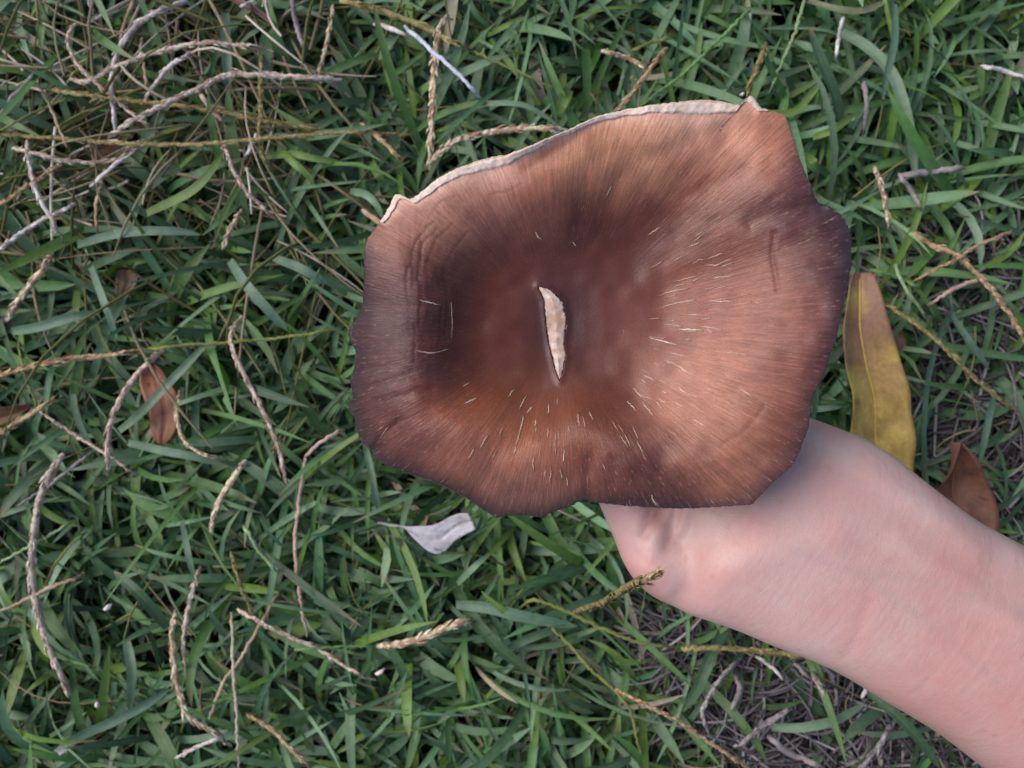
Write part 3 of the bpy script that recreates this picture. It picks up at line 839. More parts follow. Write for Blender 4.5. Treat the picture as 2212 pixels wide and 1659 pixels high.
    V = V + (pnoise(np.arctan2(V[:, 1] - P[10, 1], V[:, 0] - P[10, 0]) * 3 + 20, V[:, 2] * 20 + 5, 81, 2.0)[:, None] - 0.5) * 0.0012
    nV = len(V); V = np.vstack([V, P[-1:], P[:1]])
    ring = np.arange(28) + 25 * 28
    capf = np.stack([ring, np.roll(ring, -1), np.full(28, nV), np.full(28, nV)], -1)
    me = mesh_np('stem', V[:nV], F)
    link('stem', me, M_stem, root)
    bm = bmesh.new(); bmesh.ops.create_icosphere(bm, subdivisions=3, radius=0.0105)
    for v in bm.verts: v.co.z *= 0.55; v.co *= 1 + 0.18 * (random.random() - 0.5)
    me = bpy.data.meshes.new('stem_base'); bm.to_mesh(me); bm.free()
    ob = link('stem_base', me, M_stem, root); ob.matrix_parent_inverse.identity(); ob.location = Vector(b) - root.location + Vector((0, 0, -0.0005))
    return root
mushroom = build_mushroom()

# ------------------------------------------------------------------ hand and forearm: one continuous skin
def build_person():
    Vs, Fs = [], []; off = 0
    def add(V, F):
        nonlocal off
        Vs.append(V); Fs.append(F + off); off += len(V)
    SEC = [((4700,2660),(4300,3260),.205,.046),((3800,2110),(3480,2640),.197,.041),((2960,1620),(2700,2060),.190,.034),((2640,1440),(2400,1850),.188,.031),((2420,1312),(2190,1702),.186,.0285),((2212,1180),(1990,1562),.185,.0255),((2110,1127),(1880,1493),.1845,.0228),
           ((2010,1056),(1760,1427),.184,.0212),((1920,981),(1600,1364),.182,.0215),((1840,936),(1465,1316),.179,.0230),((1752,903),(1425,1272),.174,.0255),((1672,872),(1405,1165),.167,.0275),
           ((1590,838),(1352,1070),.161,.0290),((1530,806),(1322,1004),.157,.0300),((1490,790),(1322,960),.156,.0285)]
    U = np.array([s[0] for s in SEC], float); D = np.array([s[1] for s in SEC], float)
    q = np.hstack([U, D, np.array([[s[2], s[3]] for s in SEC])])
    q = catmull(q * np.array([1, 1, 1, 1, 1e4, 1e4]), 70) / np.array([1, 1, 1, 1, 1e4, 1e4])
    ns = 40
    a = np.linspace(0, 2 * math.pi, ns, endpoint=False)
    V = []
    for ux, uy, dx, dy, z, b in q:
        A = np.array(W(ux, uy, z)); B = np.array(W(dx, dy, z)); c = (A + B) / 2; h = (A - B) / 2
        ca, sa = np.cos(a), np.sin(a)
        sq = lambda v: np.sign(v) * np.abs(v) ** 0.88
        V.append(c[None] + sq(ca)[:, None] * h[None] + sq(sa)[:, None] * np.array([0, 0, b])[None])
    V = np.array(V)
    n = V.shape[0]
    V = np.vstack([V.reshape(-1, 3), V[0].mean(0)[None], V[-1].mean(0)[None]])
    F = grid_faces(n, ns, True).tolist()
    add(V, np.array(F))
    tris = []
    for k in range(ns):
        tris.append((k, (k + 1) % ns, n * ns)); tris.append(((n - 1) * ns + (k + 1) % ns, (n - 1) * ns + k, n * ns + 1))
    def limb(pts, rad, m=26, sides=20):
        P = catmull([W(*p) for p in pts], m)
        r = np.interp(np.linspace(0, 1, m), np.linspace(0, 1, len(rad)), rad)
        # rounded ends
        T = P[-1] - P[-2]; T /= np.linalg.norm(T)
        ex = [(P[-1] + T * r[-1] * math.sin(x), r[-1] * math.cos(x)) for x in (0.5, 0.95, 1.3, 1.5)]
        T0 = P[0] - P[1]; T0 /= np.linalg.norm(T0)
        bx = [(P[0] + T0 * r[0] * math.sin(x), r[0] * math.cos(x)) for x in (1.5, 1.3, 0.95, 0.5)]
        P = np.vstack([[e[0] for e in bx], P, [e[0] for e in ex]]); r = np.concatenate([[e[1] for e in bx], r, [e[1] for e in ex]])
        V, F = tube(P, r, sides); add(V, F)
        return P
    # thumb: ball of the thumb, knuckle, tip against the stem
    limb([(1640,1210,.180),(1530,1222,.179),(1436,1204,.178),(1384,1120,.177),(1345,1030,.174),(1290,940,.170),(1258,892,.167)],
         [.0165,.0150,.0133,.0110,.0108,.0100,.0080], 40, 24)
    limb([(1560,1190,.178),(1480,1120,.1775),(1430,1060,.174),(1420,980,.170)], [.0150,.0125,.0105,.0095])
    # four fingers round the stem, one below the other
    limb([(1470,900,.176),(1440,830,.177),(1385,690,.1775),(1320,625,.1775),(1215,612,.1770),(1140,655,.1765),(1108,720,.176)], [.0110,.0102,.0093,.0088,.0083,.0078,.0066], 40)
    limb([(1480,890,.158),(1455,810,.159),(1400,660,.159),(1320,592,.159),(1205,588,.159),(1115,650,.159),(1090,745,.159)], [.0112,.0105,.0097,.0092,.0086,.0080,.0068], 40)
    limb([(1475,890,.141),(1445,810,.141),(1395,670,.141),(1310,610,.141),(1205,605,.141),(1120,660,.141),(1098,740,.141)], [.0106,.0098,.0090,.0086,.0080,.0075,.0064], 40)
    limb([(1465,900,.126),(1440,830,.125),(1385,710,.125),(1310,650,.125),(1220,638,.125),(1145,680,.125)], [.0098,.0088,.0080,.0076,.0070,.0060], 36)
    me = bpy.data.meshes.new('person')
    allF = np.vstack(Fs).tolist() + tris
    me.from_pydata(np.vstack(Vs).tolist(), [], allF); me.update()
    tmp = bpy.data.objects.new('person', me); col.objects.link(tmp)
    rm = tmp.modifiers.new('join', 'REMESH'); rm.mode = 'VOXEL'; rm.voxel_size = 0.0013; rm.use_smooth_shade = True
    sm = tmp.modifiers.new('soft', 'SMOOTH'); sm.factor = 0.5; sm.iterations = 18
    dg = bpy.context.evaluated_depsgraph_get(); dg.update()
    me2 = bpy.data.meshes.new_from_object(tmp.evaluated_get(dg))
    bpy.data.objects.remove(tmp)
    n = len(me2.vertices)
    V = np.zeros(n * 3, np.float32); me2.vertices.foreach_get('co', V); V = V.reshape(-1, 3).astype(float)
    N = np.zeros(n * 3, np.float32); me2.vertices.foreach_get('normal', N); N = N.reshape(-1, 3).astype(float)
    s = K * (H - V[:, 2]); px = V[:, 0] / s + 1106; py = 829.5 - V[:, 1] / s
    up = np.clip(N[:, 2] * 1.6, 0, 1)
    CREASE = [([(1432,1085),(1420,1118),(1397,1156)], .0009, 8), ([(1462,1090),(1458,1130),(1442,1182)], .0008, 12), ([(1405,1085),(1402,1120),(1384,1160)], .0007, 6),
              ([(1500,1100),(1490,1140),(1470,1170)], .0008, 14), ([(1795,935),(1770,985),(1740,1020)], .0005, 9),
              ([(1830,1420),(1862,1350),(1880,1290)], .00025, 10)]
    for pts, dep, wd in CREASE:
        V -= N * (up * dep * np.exp(-(seg_dist(px, py, pts) / wd) ** 2))[:, None]
    # tendons and soft swellings
    for pts, dep, wd in [([(1420,1150),(1400,1220),(1440,1265)], .0012, 26), ([(1470,1150),(1500,1090),(1560,1060)], .0010, 22), ([(1560,1230),(1680,1180),(1800,1160)], .0011, 45),
                         ([(1950,1180),(2080,1260),(2212,1360)], .0008, 28), ([(1880,1020),(1985,1090),(2110,1190)], .0008, 26)]:
        V += N * (up * dep * np.exp(-(seg_dist(px, py, pts) / wd) ** 2))[:, None]
    V += N * ((pnoise(V[:, 0] + 3, V[:, 1] + 3, 55, 60) - 0.5) * 0.0009)[:, None]
    me2.vertices.foreach_set('co', V.astype(np.float32).ravel())
    skin = np.array(lin((203, 175, 167))); red = np.array(lin((197, 161, 154))); tan = np.array(lin((180, 139, 130))); pale = np.array(lin((202, 176, 172)))
    f1 = pnoise(V[:, 0] + 5, V[:, 1] + 5, 56, 45)[:, None]; 
    C = skin * (1 - f1) + red * f1
    g = np.clip((px + 0.5 * (py - 1300) - 1650) / 420, 0, 1)[:, None]; C = C * (1 - 0.7 * g) + tan * 0.7 * g  # forearm darker to the lower right: shaded side painted into the colour
    for vp in ([(1700,1180),(1850,1240),(2000,1340),(2160,1480)], [(1850,1240),(1990,1250),(2212,1330)]):   # faint veins
        g = np.exp(-(seg_dist(px, py, vp) / 10) ** 2)[:, None] * 0.16; C = C * (1 - g) + np.array(lin((150, 140, 146))) * g
    for _ in range(34):                                                                                    # freckles
        fx, fy = random.uniform(1450, 2212), random.uniform(960, 1600); fr = random.uniform(2.0, 4.5)
        g = np.exp(-(np.hypot(px - fx, py - fy) / fr) ** 2)[:, None] * random.uniform(0.2, 0.5); C = C * (1 - g) + np.array(lin((168, 104, 90))) * g          # soft round freckle
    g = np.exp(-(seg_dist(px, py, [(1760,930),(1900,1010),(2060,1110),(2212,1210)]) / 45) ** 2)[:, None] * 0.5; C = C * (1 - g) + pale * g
    g = np.exp(-(seg_dist(px, py, [(1330,1090),(1350,1170),(1400,1250)]) / 50) ** 2)[:, None] * 0.45; C = C * (1 - g) + np.array(lin((206, 152, 156))) * g
    for cpts, dep, wd in CREASE[:3]:
        g = np.exp(-(seg_dist(px, py, cpts) / (wd * 1.2)) ** 2)[:, None] * 0.35; C = C * (1 - 0.5 * g) + np.array(lin((184, 118, 114))) * 0.5 * g
    a = me2.color_attributes.new('Col', 'FLOAT_COLOR', 'POINT')
    c4 = np.ones((n, 4), np.float32); c4[:, :3] = C; a.data.foreach_set('color', c4.ravel())
    ax = np.array([0.857, -0.515]); across = np.array([0.515, 0.857])
    fv = np.stack([V[:, :2] @ ax, V[:, :2] @ across, V[:, 2]], 1).astype(np.float32)
    a = me2.attributes.new('fibre', 'FLOAT_VECTOR', 'POINT'); a.data.foreach_set('vector', fv.ravel())
    me2.polygons.foreach_set('use_smooth', np.ones(len(me2.polygons), bool))
    me2.materials.clear()
    me2.update()
    o = link('person', me2, M_skin)
    tag(o, 'bare forearm and hand of a person gripping the mushroom by its stem', 'person')
    def nail(p, q_, r, out):
        """a thin curved plate set on the fingertip; p, q_ two points along the finger, out the way it faces"""
        p = np.array(W(*p)); q_ = np.array(W(*q_)); t = q_ - p; t /= np.linalg.norm(t)
        o_ = np.array(out, float); o_ -= t * (o_ @ t); o_ /= np.linalg.norm(o_); sd = np.cross(t, o_)
        V = []
        for i in range(7):
            for j in range(7):
                a_ = (j / 6 - 0.5) * 1.7
                V.append(p + t * (i / 6) * 0.010 * (1 - 0.25 * (j / 3 - 1) ** 2) + (o_ * math.cos(a_) + sd * math.sin(a_)) * (r * 1.04))
        link('fingernail', mesh_np('fingernail', np.array(V), grid_faces(7, 7)), M_nail, o)
    nail((1285,935,.170),(1258,892,.167), .0086, (-1, 0.2, 0.3))
    nail((1140,655,.1765),(1108,720,.176), .0076, (-1, 0.6, 0.2))
    nail((1115,650,.159),(1090,745,.159), .0078, (-1, 0.6, 0.0))
    nail((1120,660,.141),(1098,740,.141), .0074, (-1, 0.6, 0.0))
    nail((1200,648,.125),(1145,680,.125), .0066, (-0.6, 1, 0.0))
    return o
person = build_person()

# ------------------------------------------------------------------ single stalks, seed heads and long blades lying on the lawn
# (kind, width in picture units, points, label); kinds: 'pale', 'pink', 'cream', 'tan', 'olive' = seed-head stalks with scales, lower-case 's' = smooth
STALKS = [
 ('pale', 12, [(152,170),(185,178),(235,152),(300,125),(370,105),(440,93),(500,96),(560,104),(590,112)], 'long arching pale seed stalk, highest arch of the upper left tangle'),
 ('pink', 10, [(166,52),(148,73),(150,107),(170,143),(197,170),(227,197),(260,223),(290,250),(337,283)], 'hook-shaped pinkish stalk curling down through the upper left tangle'),
 ('white', 14, [(400,3),(333,30),(293,57),(267,90),(248,133),(242,187),(245,230),(250,293)], 'thick bleached stalk bending upright through the middle of the tangle'),
 ('s_tan', 9, [(290,0),(273,40),(258,95)], 'short tan straw leaning against the thick bleached stalk at the top'),
 ('white', 11, [(417,113),(367,143),(337,180),(310,218)], 'straight whitish stalk slanting below the highest arch of the tangle'),
 ('pale', 14, [(737,173),(650,167),(567,163),(493,163),(433,190),(383,213),(333,237),(283,263),(240,293)], 'shaggy whitish seed stalk stretching right from the tangle'),
 ('olive', 12, [(100,193),(200,207),(300,220),(400,230),(483,243),(567,260),(737,287)], 'upper of two long olive seed stalks running across the tangle'),
 ('olive', 11, [(-10,290),(133,300),(267,310),(367,313),(467,310),(567,300),(737,287),(880,290)], 'lower long olive seed stalk running straight in from the left edge'),
 ('pale', 10, [(27,320),(83,333),(140,347),(233,350),(300,320)], 'pale stalk sagging below the lower long olive stalk'),
 ('white', 11, [(60,303),(63,350),(80,417),(107,467),(133,513)], 'whitish stalk hanging down near the left edge below the tangle'),
 ('tan', 11, [(-10,448),(50,410),(127,357),(160,340)], 'tan stalk slanting up from the left edge into the tangle'),
 ('white', 11, [(-10,545),(67,490),(110,467),(165,440)], 'whitish stalk slanting up from the left edge, below the tan one'),
 ('s_grey', 9, [(0,250),(20,217),(50,187),(80,153)], 'grey straw near the upper left corner'),
 ('s_olive', 6, [(0,282),(67,247),(157,207)], 'thin olive stem slanting beneath the grey straw at the left edge'),
 ('s_tan', 7, [(77,167),(107,227),(133,290),(150,327)], 'thin tan stem crossing both long olive stalks at the left'),
 ('pink', 11, [(486,308),(497,353),(513,383),(530,410),(560,440),(588,465)], 'pink scaly stalk lying alone right of the tangle'),
 ('cream', 10, [(522,453),(508,478),(497,495),(480,538)], 'short cream seed head below the lone pink stalk'),
 ('s_tan', 8, [(233,350),(217,400),(207,450),(210,505)], 'tan straw hanging straight down from the foot of the tangle'),
 ('s_white', 9, [(195,402),(240,363),(283,333),(302,318)], 'whitish straw slanting up to the right at the foot of the tangle'),
 ('s_tan', 8, [(307,80),(303,113),(313,157),(317,203)], 'short upright tan straw under the highest arch of the tangle'),
 ('s_pink', 10, [(430,200),(457,237),(488,268)], 'pinkish flat straw just right of the middle of the tangle'),
 ('olive', 11, [(567,112),(563,167),(563,250),(560,293),(567,333),(587,373)], 'upright olive seed stalk at the right side of the tangle'),
 ('s_white', 9, [(553,287),(543,313),(530,340)], 'short white straw lying across the upright olive stalk'),
 ('s_grey', 12, [(630,-4),(640,50),(655,105)], 'grey withered straw at the top edge left of the white twigs'),
 ('s_white', 8, [(520,14),(553,-2)], 'white straw tip at the top edge, right of the reddish leaf strip'),
 ('s_white', 8, [(190,-4),(196,16),(203,32)], 'short white straw at the top edge near the upper left corner'),
 ('cream', 9, [(720,10),(712,60),(702,110),(692,150),(690,205)], 'slender cream stalk near the top edge, left of the olive seed head'),
 ('cream', 15, [(967,33),(950,63),(940,117),(937,183),(934,250),(931,300),(930,352)], 'thick cream stalk standing straight above the cap left side'),
 ('cream', 14, [(930,350),(950,330),(987,303),(1037,290),(1104,280),(1170,277),(1220,282)], 'thick cream stalk curving from the straight one to the cap rim'),
 ('s_blue', 10, [(874,57),(910,87),(944,120),(990,160),(1040,213)], 'bluish white flat straw crossing the thick cream stalk'),
 ('white', 12, [(808,52),(847,63),(886,78)], 'short white twig left of the thick cream stalk'),
 ('olive', 16, [(737,3),(804,17),(870,40),(924,63),(970,87),(1010,104)], 'fat olive seed head at the top edge above the white twig'),
 ('s_olive', 6, [(1010,104),(1070,133),(1154,170),(1220,205)], 'thin olive stem carrying on from the fat olive seed head'),
 ('tan', 14, [(1440,103),(1404,150),(1364,203),(1322,250)], 'straight tan seed stalk leaning out behind the cap upper rim'),
 ('cream', 11, [(1300,110),(1337,120),(1370,133),(1392,152)], 'cream seed spray beside the straight tan stalk behind the cap'),
 ('s_olive', 8, [(1364,110),(1404,93),(1447,83)], 'olive straw tip above the straight tan stalk'),
 ('s_green', 8, [(1618,23),(1541,97),(1475,160),(1420,200),(1377,236)], 'bright green straight stem running down to the cap upper rim'),
 ('s_pgreen', 8, [(1738,0),(1722,57),(1702,107),(1675,167),(1662,203)], 'pale green seed stem hanging above the cap upper right tip'),
 ('olive', 15, [(1655,93),(1642,130),(1628,165),(1615,204)], 'brownish olive seed head touching the cap upper right tip'),
 ('s_white', 9, [(1822,37),(1812,77),(1805,130)], 'bright white straw at the base of the big arched blade'),
 ('s_grey', 11, [(1866,178),(1873,233),(1865,290)], 'greyish mauve straw under the big arched blade'),
 ('cream', 11, [(1888,360),(1905,407),(1922,492)], 'cream seed head standing right of the cap notch'),
 ('s_white', 10, [(2122,143),(2165,152),(2220,170)], 'white straw at the right edge near the top'),
 ('s_grey', 15, [(1948,379),(2008,371),(2085,362)], 'flat pale grey straw lying level below the big arched blade tip'),
 ('s_grey', 11, [(1942,377),(1968,410),(1992,455)], 'grey straw slanting down from the flat pale grey one'),
 ('tan', 14, [(1962,493),(2008,527),(2062,549),(2108,590),(2158,648),(2191,696),(2225,760)], 'long tan seed stalk sloping down to the right edge'),
 ('tan', 10, [(2185,500),(2108,533),(2068,560),(2025,580),(1972,608)], 'brown seed stalk crossing the long tan one at the right'),
 ('s_pink', 9, [(2130,596),(2058,626),(2005,662)], 'pinkish straw below the crossing of the two seed stalks at the right'),
 ('olive', 11, [(1902,653),(1942,676),(2008,723),(2058,770),(2108,820),(2158,860),(2194,888)], 'olive seed stalk slanting right of the yellow leaf'),
 ('s_pgreen', 8, [(1932,570),(1955,620),(2004,693)], 'pale green stem slanting down right of the yellow leaf tip'),
 ('s_green', 9, [(1882,583),(1942,600),(1990,624)], 'green stem starting at the tip of the yellow leaf'),
 ('cream', 15, [(113,550),(87,590),(60,623),(18,686)], 'cream bushy seed head leaning at the left edge above the broad blade'),
 ('tan', 16, [(-10,812),(67,793),(150,776),(217,770),(300,756)], 'thick rusty seed head coming in from the left edge'),
 ('s_olive', 8, [(300,756),(400,746),(500,740),(600,730),(735,711)], 'thin green stem carrying the rusty seed head towards the cap'),
 ('pink', 15, [(353,756),(320,783),(290,816),(263,860),(243,903),(233,953),(233,1012)], 'thick pink seed stalk bowing down beside the rust-brown leaf'),
 ('pink', 13, [(523,686),(503,713),(500,740),(510,773),(533,820),(560,873),(587,926),(603,973),(617,1036)], 'long pink stalk sloping down between rust-brown leaf and cap'),
 ('cream', 9, [(387,846),(383,900),(393,943),(417,970),(443,983),(477,988)], 'small cream stalk curling round the right side of the rust-brown leaf'),
 ('tan', 15, [(-10,942),(50,906),(110,866)], 'tan stalk lying along the brown dead leaf at the left edge'),
 ('pink', 8, [(87,890),(133,920),(183,953),(233,983),(292,1024)], 'thin pink stem crossing beneath the thick pink seed stalk'),
 ('s_olive', 6, [(40,740),(53,810),(70,850),(87,890)], 'thin olive stem crossing the rusty seed head at the left'),
 ('pale', 17, [(137,980),(110,1020),(93,1056),(80,1103),(72,1173),(70,1246),(80,1306),(97,1373),(117,1423),(143,1480),(167,1525)], 'longest thick pale stalk, bowing down the lower left side'),
 ('s_grey', 7, [(205,974),(150,1013),(100,1053),(30,1096)], 'thin mauve straw crossing the top of the longest pale stalk'),
 ('cream', 14, [(530,996),(503,1033),(480,1073),(467,1103),(457,1142)], 'short cream and pink seed head below the long pink stalk'),
 ('s_pink', 9, [(742,928),(693,956),(658,988)], 'pinkish straw pointing at the cap lower left corner'),
 ('s_pink', 9, [(660,990),(650,1053),(643,1106),(637,1173),(640,1223),(650,1306),(663,1375)], 'thin pink stem hanging straight down below the cap left side'),
 ('pink', 11, [(433,1223),(417,1273),(403,1333),(397,1390),(400,1442)], 'right one of two pinkish stalks side by side at the lower left'),
 ('cream', 13, [(380,1320),(372,1366),(373,1406),(378,1456),(390,1506),(403,1543),(433,1566),(467,1583),(492,1608)], 'brown and cream beaded stalk bending to the right at the lower left'),
 ('olive', 10, [(500,1193),(517,1256),(537,1306),(554,1338)], 'olive seed head above the crossing stems at the lower left'),
 ('s_pale', 8, [(500,1323),(503,1390),(503,1440),(510,1523),(513,1606),(517,1670)], 'thin pale stem running straight down to the bottom edge'),
 ('pink', 10, [(513,1316),(567,1346),(623,1373),(683,1400),(737,1433),(770,1453),(802,1467)], 'pinkish tan stalk sloping right towards the white chip'),
 ('s_tan', 8, [(453,1552),(483,1473),(520,1423),(567,1340),(602,1278)], 'tan stem rising to the right across the sloping pinkish stalk'),
 ('tan', 11, [(533,1543),(583,1573),(627,1616),(672,1660)], 'tan stalk sloping to the bottom edge right of the thin pale stem'),
 ('s_tan', 8, [(182,1242),(100,1273),(33,1306),(-5,1322)], 'tan straw crossing the longest pale stalk halfway down'),
 ('s_pgreen', 7, [(158,1125),(83,1170),(-5,1218)], 'pale green stem crossing the longest pale stalk above the tan straw'),
 ('s_olive', 7, [(93,1282),(123,1213),(160,1170),(187,1150)], 'thin olive stem rising just right of the longest pale stalk'),
 ('s_pgreen', 9, [(527,1136),(547,1170),(567,1200),(598,1235)], 'yellowish green stem with brown end below the short cream and pink head'),
 ('white', 10, [(482,1592),(433,1610),(381,1637)], 'whitish stalk near the bottom edge under the beaded one'),
 ('cream', 17, [(817,1396),(854,1393),(904,1380),(937,1366),(970,1353),(1016,1339)], 'plump brown scaly seed head below the grey spoon-shaped leaf'),
 ('s_green', 6, [(637,1404),(737,1397),(817,1396)], 'thin green stem carrying the plump brown seed head'),
 ('s_olive', 9, [(1124,1313),(1144,1298),(1170,1299),(1220,1319),(1270,1343),(1320,1366),(1387,1389),(1474,1400)], 'olive runner stem passing under the thumb towards the dead thatch'),
 ('olive', 15, [(1474,1400),(1542,1400),(1642,1406),(1708,1413),(1762,1421)], 'olive seed head lying along the lower edge of the wrist'),
 ('s_olive', 8, [(1157,1323),(1194,1359),(1237,1400),(1270,1440),(1317,1483),(1357,1526),(1370,1566),(1386,1644)], 'olive stem sloping down from the runner to the bottom edge'),
 ('tan', 10, [(1317,1483),(1370,1510),(1430,1540),(1475,1564),(1542,1610),(1612,1656)], 'tan and olive stalk branching right towards the bottom edge'),
 ('grey', 12, [(1600,1422),(1562,1460),(1535,1496),(1518,1540),(1530,1582)], 'grey dead stem curving down at the left of the thatch'),
 ('s_grey', 13, [(1588,1460),(1598,1490),(1580,1535)], 'stubby grey stem right beside the curving grey one'),
 ('grey', 15, [(1710,1528),(1665,1556),(1622,1590),(1596,1612)], 'frayed grey stem lying slantwise in the middle of the thatch'),
 ('s_grey', 15, [(1662,1593),(1705,1626),(1778,1656)], 'grey stem running to the bottom edge below the frayed slanting one'),
 ('pale', 12, [(1755,1456),(1775,1490),(1788,1523),(1796,1545)], 'beige scaly stalk curving down from the wrist into the thatch'),
 ('s_white', 10, [(1886,1455),(1872,1483),(1862,1508)], 'short whitish straw beside the forearm lower edge'),
 ('grey', 14, [(1924,1564),(1905,1600),(1882,1633),(1856,1662)], 'grey scaly stalk at the bottom edge close to the forearm'),
 ('s_white', 8, [(1635,1420),(1668,1443),(1693,1468)], 'thin whitish straw under the wrist seed head'),
 ('s_grey', 9, [(1708,1423),(1752,1468)], 'straight grey straw leaning under the wrist'),
 ('s_grey', 11, [(1976,1502),(1970,1520),(1959,1538)], 'short grey straw in shade under the forearm'),
 ('tan', 13, [(780,268),(812,292),(838,316),(866,345)], 'brownish tan bent straw left of the two thick cream stalks'),
 ('s_tan', 13, [(785,455),(806,470),(832,490)], 'broken beige stub poking out at the cap upper left corner'),
]
TALL = ('oltan', 15, [(1240,1322,.060),(1287,1306,.110),(1320,1289,.155),(1354,1269,.190),(1387,1253,.206),(1429,1236,.212)], 'tall olive seed head rising in front of the thumb')

SC = {'grey':((156,146,148),(112,102,104)), 'oltan':((160,144,104),(118,104,68)), 'pale':((204,188,172),(156,134,118)), 'white':((214,204,198),(170,152,142)), 'pink':((214,188,172),(170,138,122)), 'cream':((214,196,168),(152,120,94)), 'tan':((186,158,124),(140,110,82)),
      'olive':((158,142,96),(120,106,66)), 's_tan':((186,162,134),(160,132,106)), 's_grey':((158,146,148),(120,108,106)), 's_olive':((122,130,70),(104,108,58)), 's_white':((216,208,206),(190,176,170)),
      's_pink':((200,168,154),(172,138,124)), 's_blue':((206,212,226),(180,182,194)), 's_green':((112,146,92),(92,122,72)), 's_pgreen':((152,174,132),(126,146,100)), 's_pale':((190,182,160),(160,150,124))}
def build_stalk(kind, wd, pts, label, tall=False):
    sc_a, sc_b = (np.array(lin(c)) for c in SC[kind])
    smooth = kind.startswith('s_')
    length = sum(math.dist(p[:2], q[:2]) for p, q in zip(pts[:-1], pts[1:]))
    n = int(np.clip(length / 6, 10, 90))
    q = catmull(pts, n)
    ph = random.uniform(0, 6)
    s = np.linspace(0, 1, n)
    if tall: z = q[:, 2]
    else:
        top = random.uniform(0.050, 0.055) + (0.003 if wd > 9 else 0)
        z = top + 0.003 * np.sin(s * 5 + ph) - 0.008 * np.clip((0.12 - s) / 0.12, 0, 1) - 0.008 * np.clip((s - 0.88) / 0.12, 0, 1)
    P = np.array([W(a, b, c) for a, b, c in zip(q[:, 0], q[:, 1], z)])
    P[:, :2] += rng.normal(0, 0.00022, (n, 2))
    r = wd * K * (H - 0.05) * (0.60 if kind in ('white', 'pale', 'cream') else 0.52)
    core = r * (0.92 if smooth else 0.70)
    dens = {'white': 0.30, 'grey': 0.5, 'pale': 0.6, 'pink': 0.7, 'tan': 0.75}.get(kind, 0.95)
    prof = np.interp(s, [0, .05, .5, .92, 1], [.7, 1, 1, .8, .35]) * (1 + 0.10 * np.sin(s * length * 0.11 + ph))
    V, F = tube(P, core * prof, 7)
    if smooth: V[:, 2] = P.repeat(7, 0)[:, 2] + (V[:, 2] - P.repeat(7, 0)[:, 2]) * 0.7
    m = pnoise(np.arange(n) * 1.0, np.zeros(n), random.randrange(999), 0.16)
    m2 = rng.random(n)
    C = sc_a[None] * (1 - m[:, None]) + sc_b[None] * m[:, None]
    C = C * (0.82 + 0.36 * m2[:, None])
    o = link('seed_stalk' if not smooth else 'dry_stem', mesh_np('stem', V, F, np.repeat(C, 7, 0)), M_dry)
    tag(o, label, 'seed stalk' if not smooth else 'dry stem', 'stalks and straws lying over the lawn')
    if smooth: return o
    # seed scales, pressed along the stem, pointing to its tip
    T, S, N = frames(P)
    Vs, Fs, Cs = [], [], []; off = 0
    step = r * 0.85
    d = np.concatenate([[0], np.cumsum(np.linalg.norm(np.diff(P, axis=0), axis=1))])
    cnt = int(d[-1] / step)
    for i in range(cnt):
        u = (i + random.random() * 0.5) * step
        k = min(n - 1, int(np.searchsorted(d, u)))
        for sgn in (-1, 1):
            if random.random() > dens * min(1.0, 0.45 + 1.1 * m[k]): continue
            a_ = sgn * random.uniform(0.25, 1.45) + math.pi / 2 * 0
            out = S[k] * math.sin(a_) + N[k] * math.cos(a_)
            side = np.cross(T[k], out)
            c = P[k] + out * core * prof[k] * 0.75
            L = r * random.uniform(1.8, 3.2); w = r * random.uniform(0.36, 0.58); lift = r * random.uniform(0.12, 0.48) * prof[k]
            vv = [c, c + T[k] * L * 0.45 + side * w + out * lift * 0.45, c + T[k] * L * 0.5 + out * lift * 1.25, c + T[k] * L * 0.45 - side * w + out * lift * 0.45, c + T[k] * L + out * lift * random.uniform(0.7, 1.4)]
            Vs += vv
            Fs += [(off, off + 1, off + 2), (off, off + 2, off + 3), (off + 1, off + 4, off + 2), (off + 2, off + 4, off + 3)]
            tcol = (sc_a * random.uniform(0.8, 1.2) if random.random() < 0.6 else sc_b * random.uniform(0.8, 1.25))
            Cs += [tcol] * 5; off += 5
    if off:
        h = link('seed_head', mesh_np('seed_head', np.array(Vs), np.array(Fs), np.clip(np.array(Cs), 0, 1), smooth=False), M_dry, o)
    return o
for k_, w_, p_, l_ in STALKS: build_stalk(k_, w_, p_, l_)
build_stalk(*TALL, tall=True)

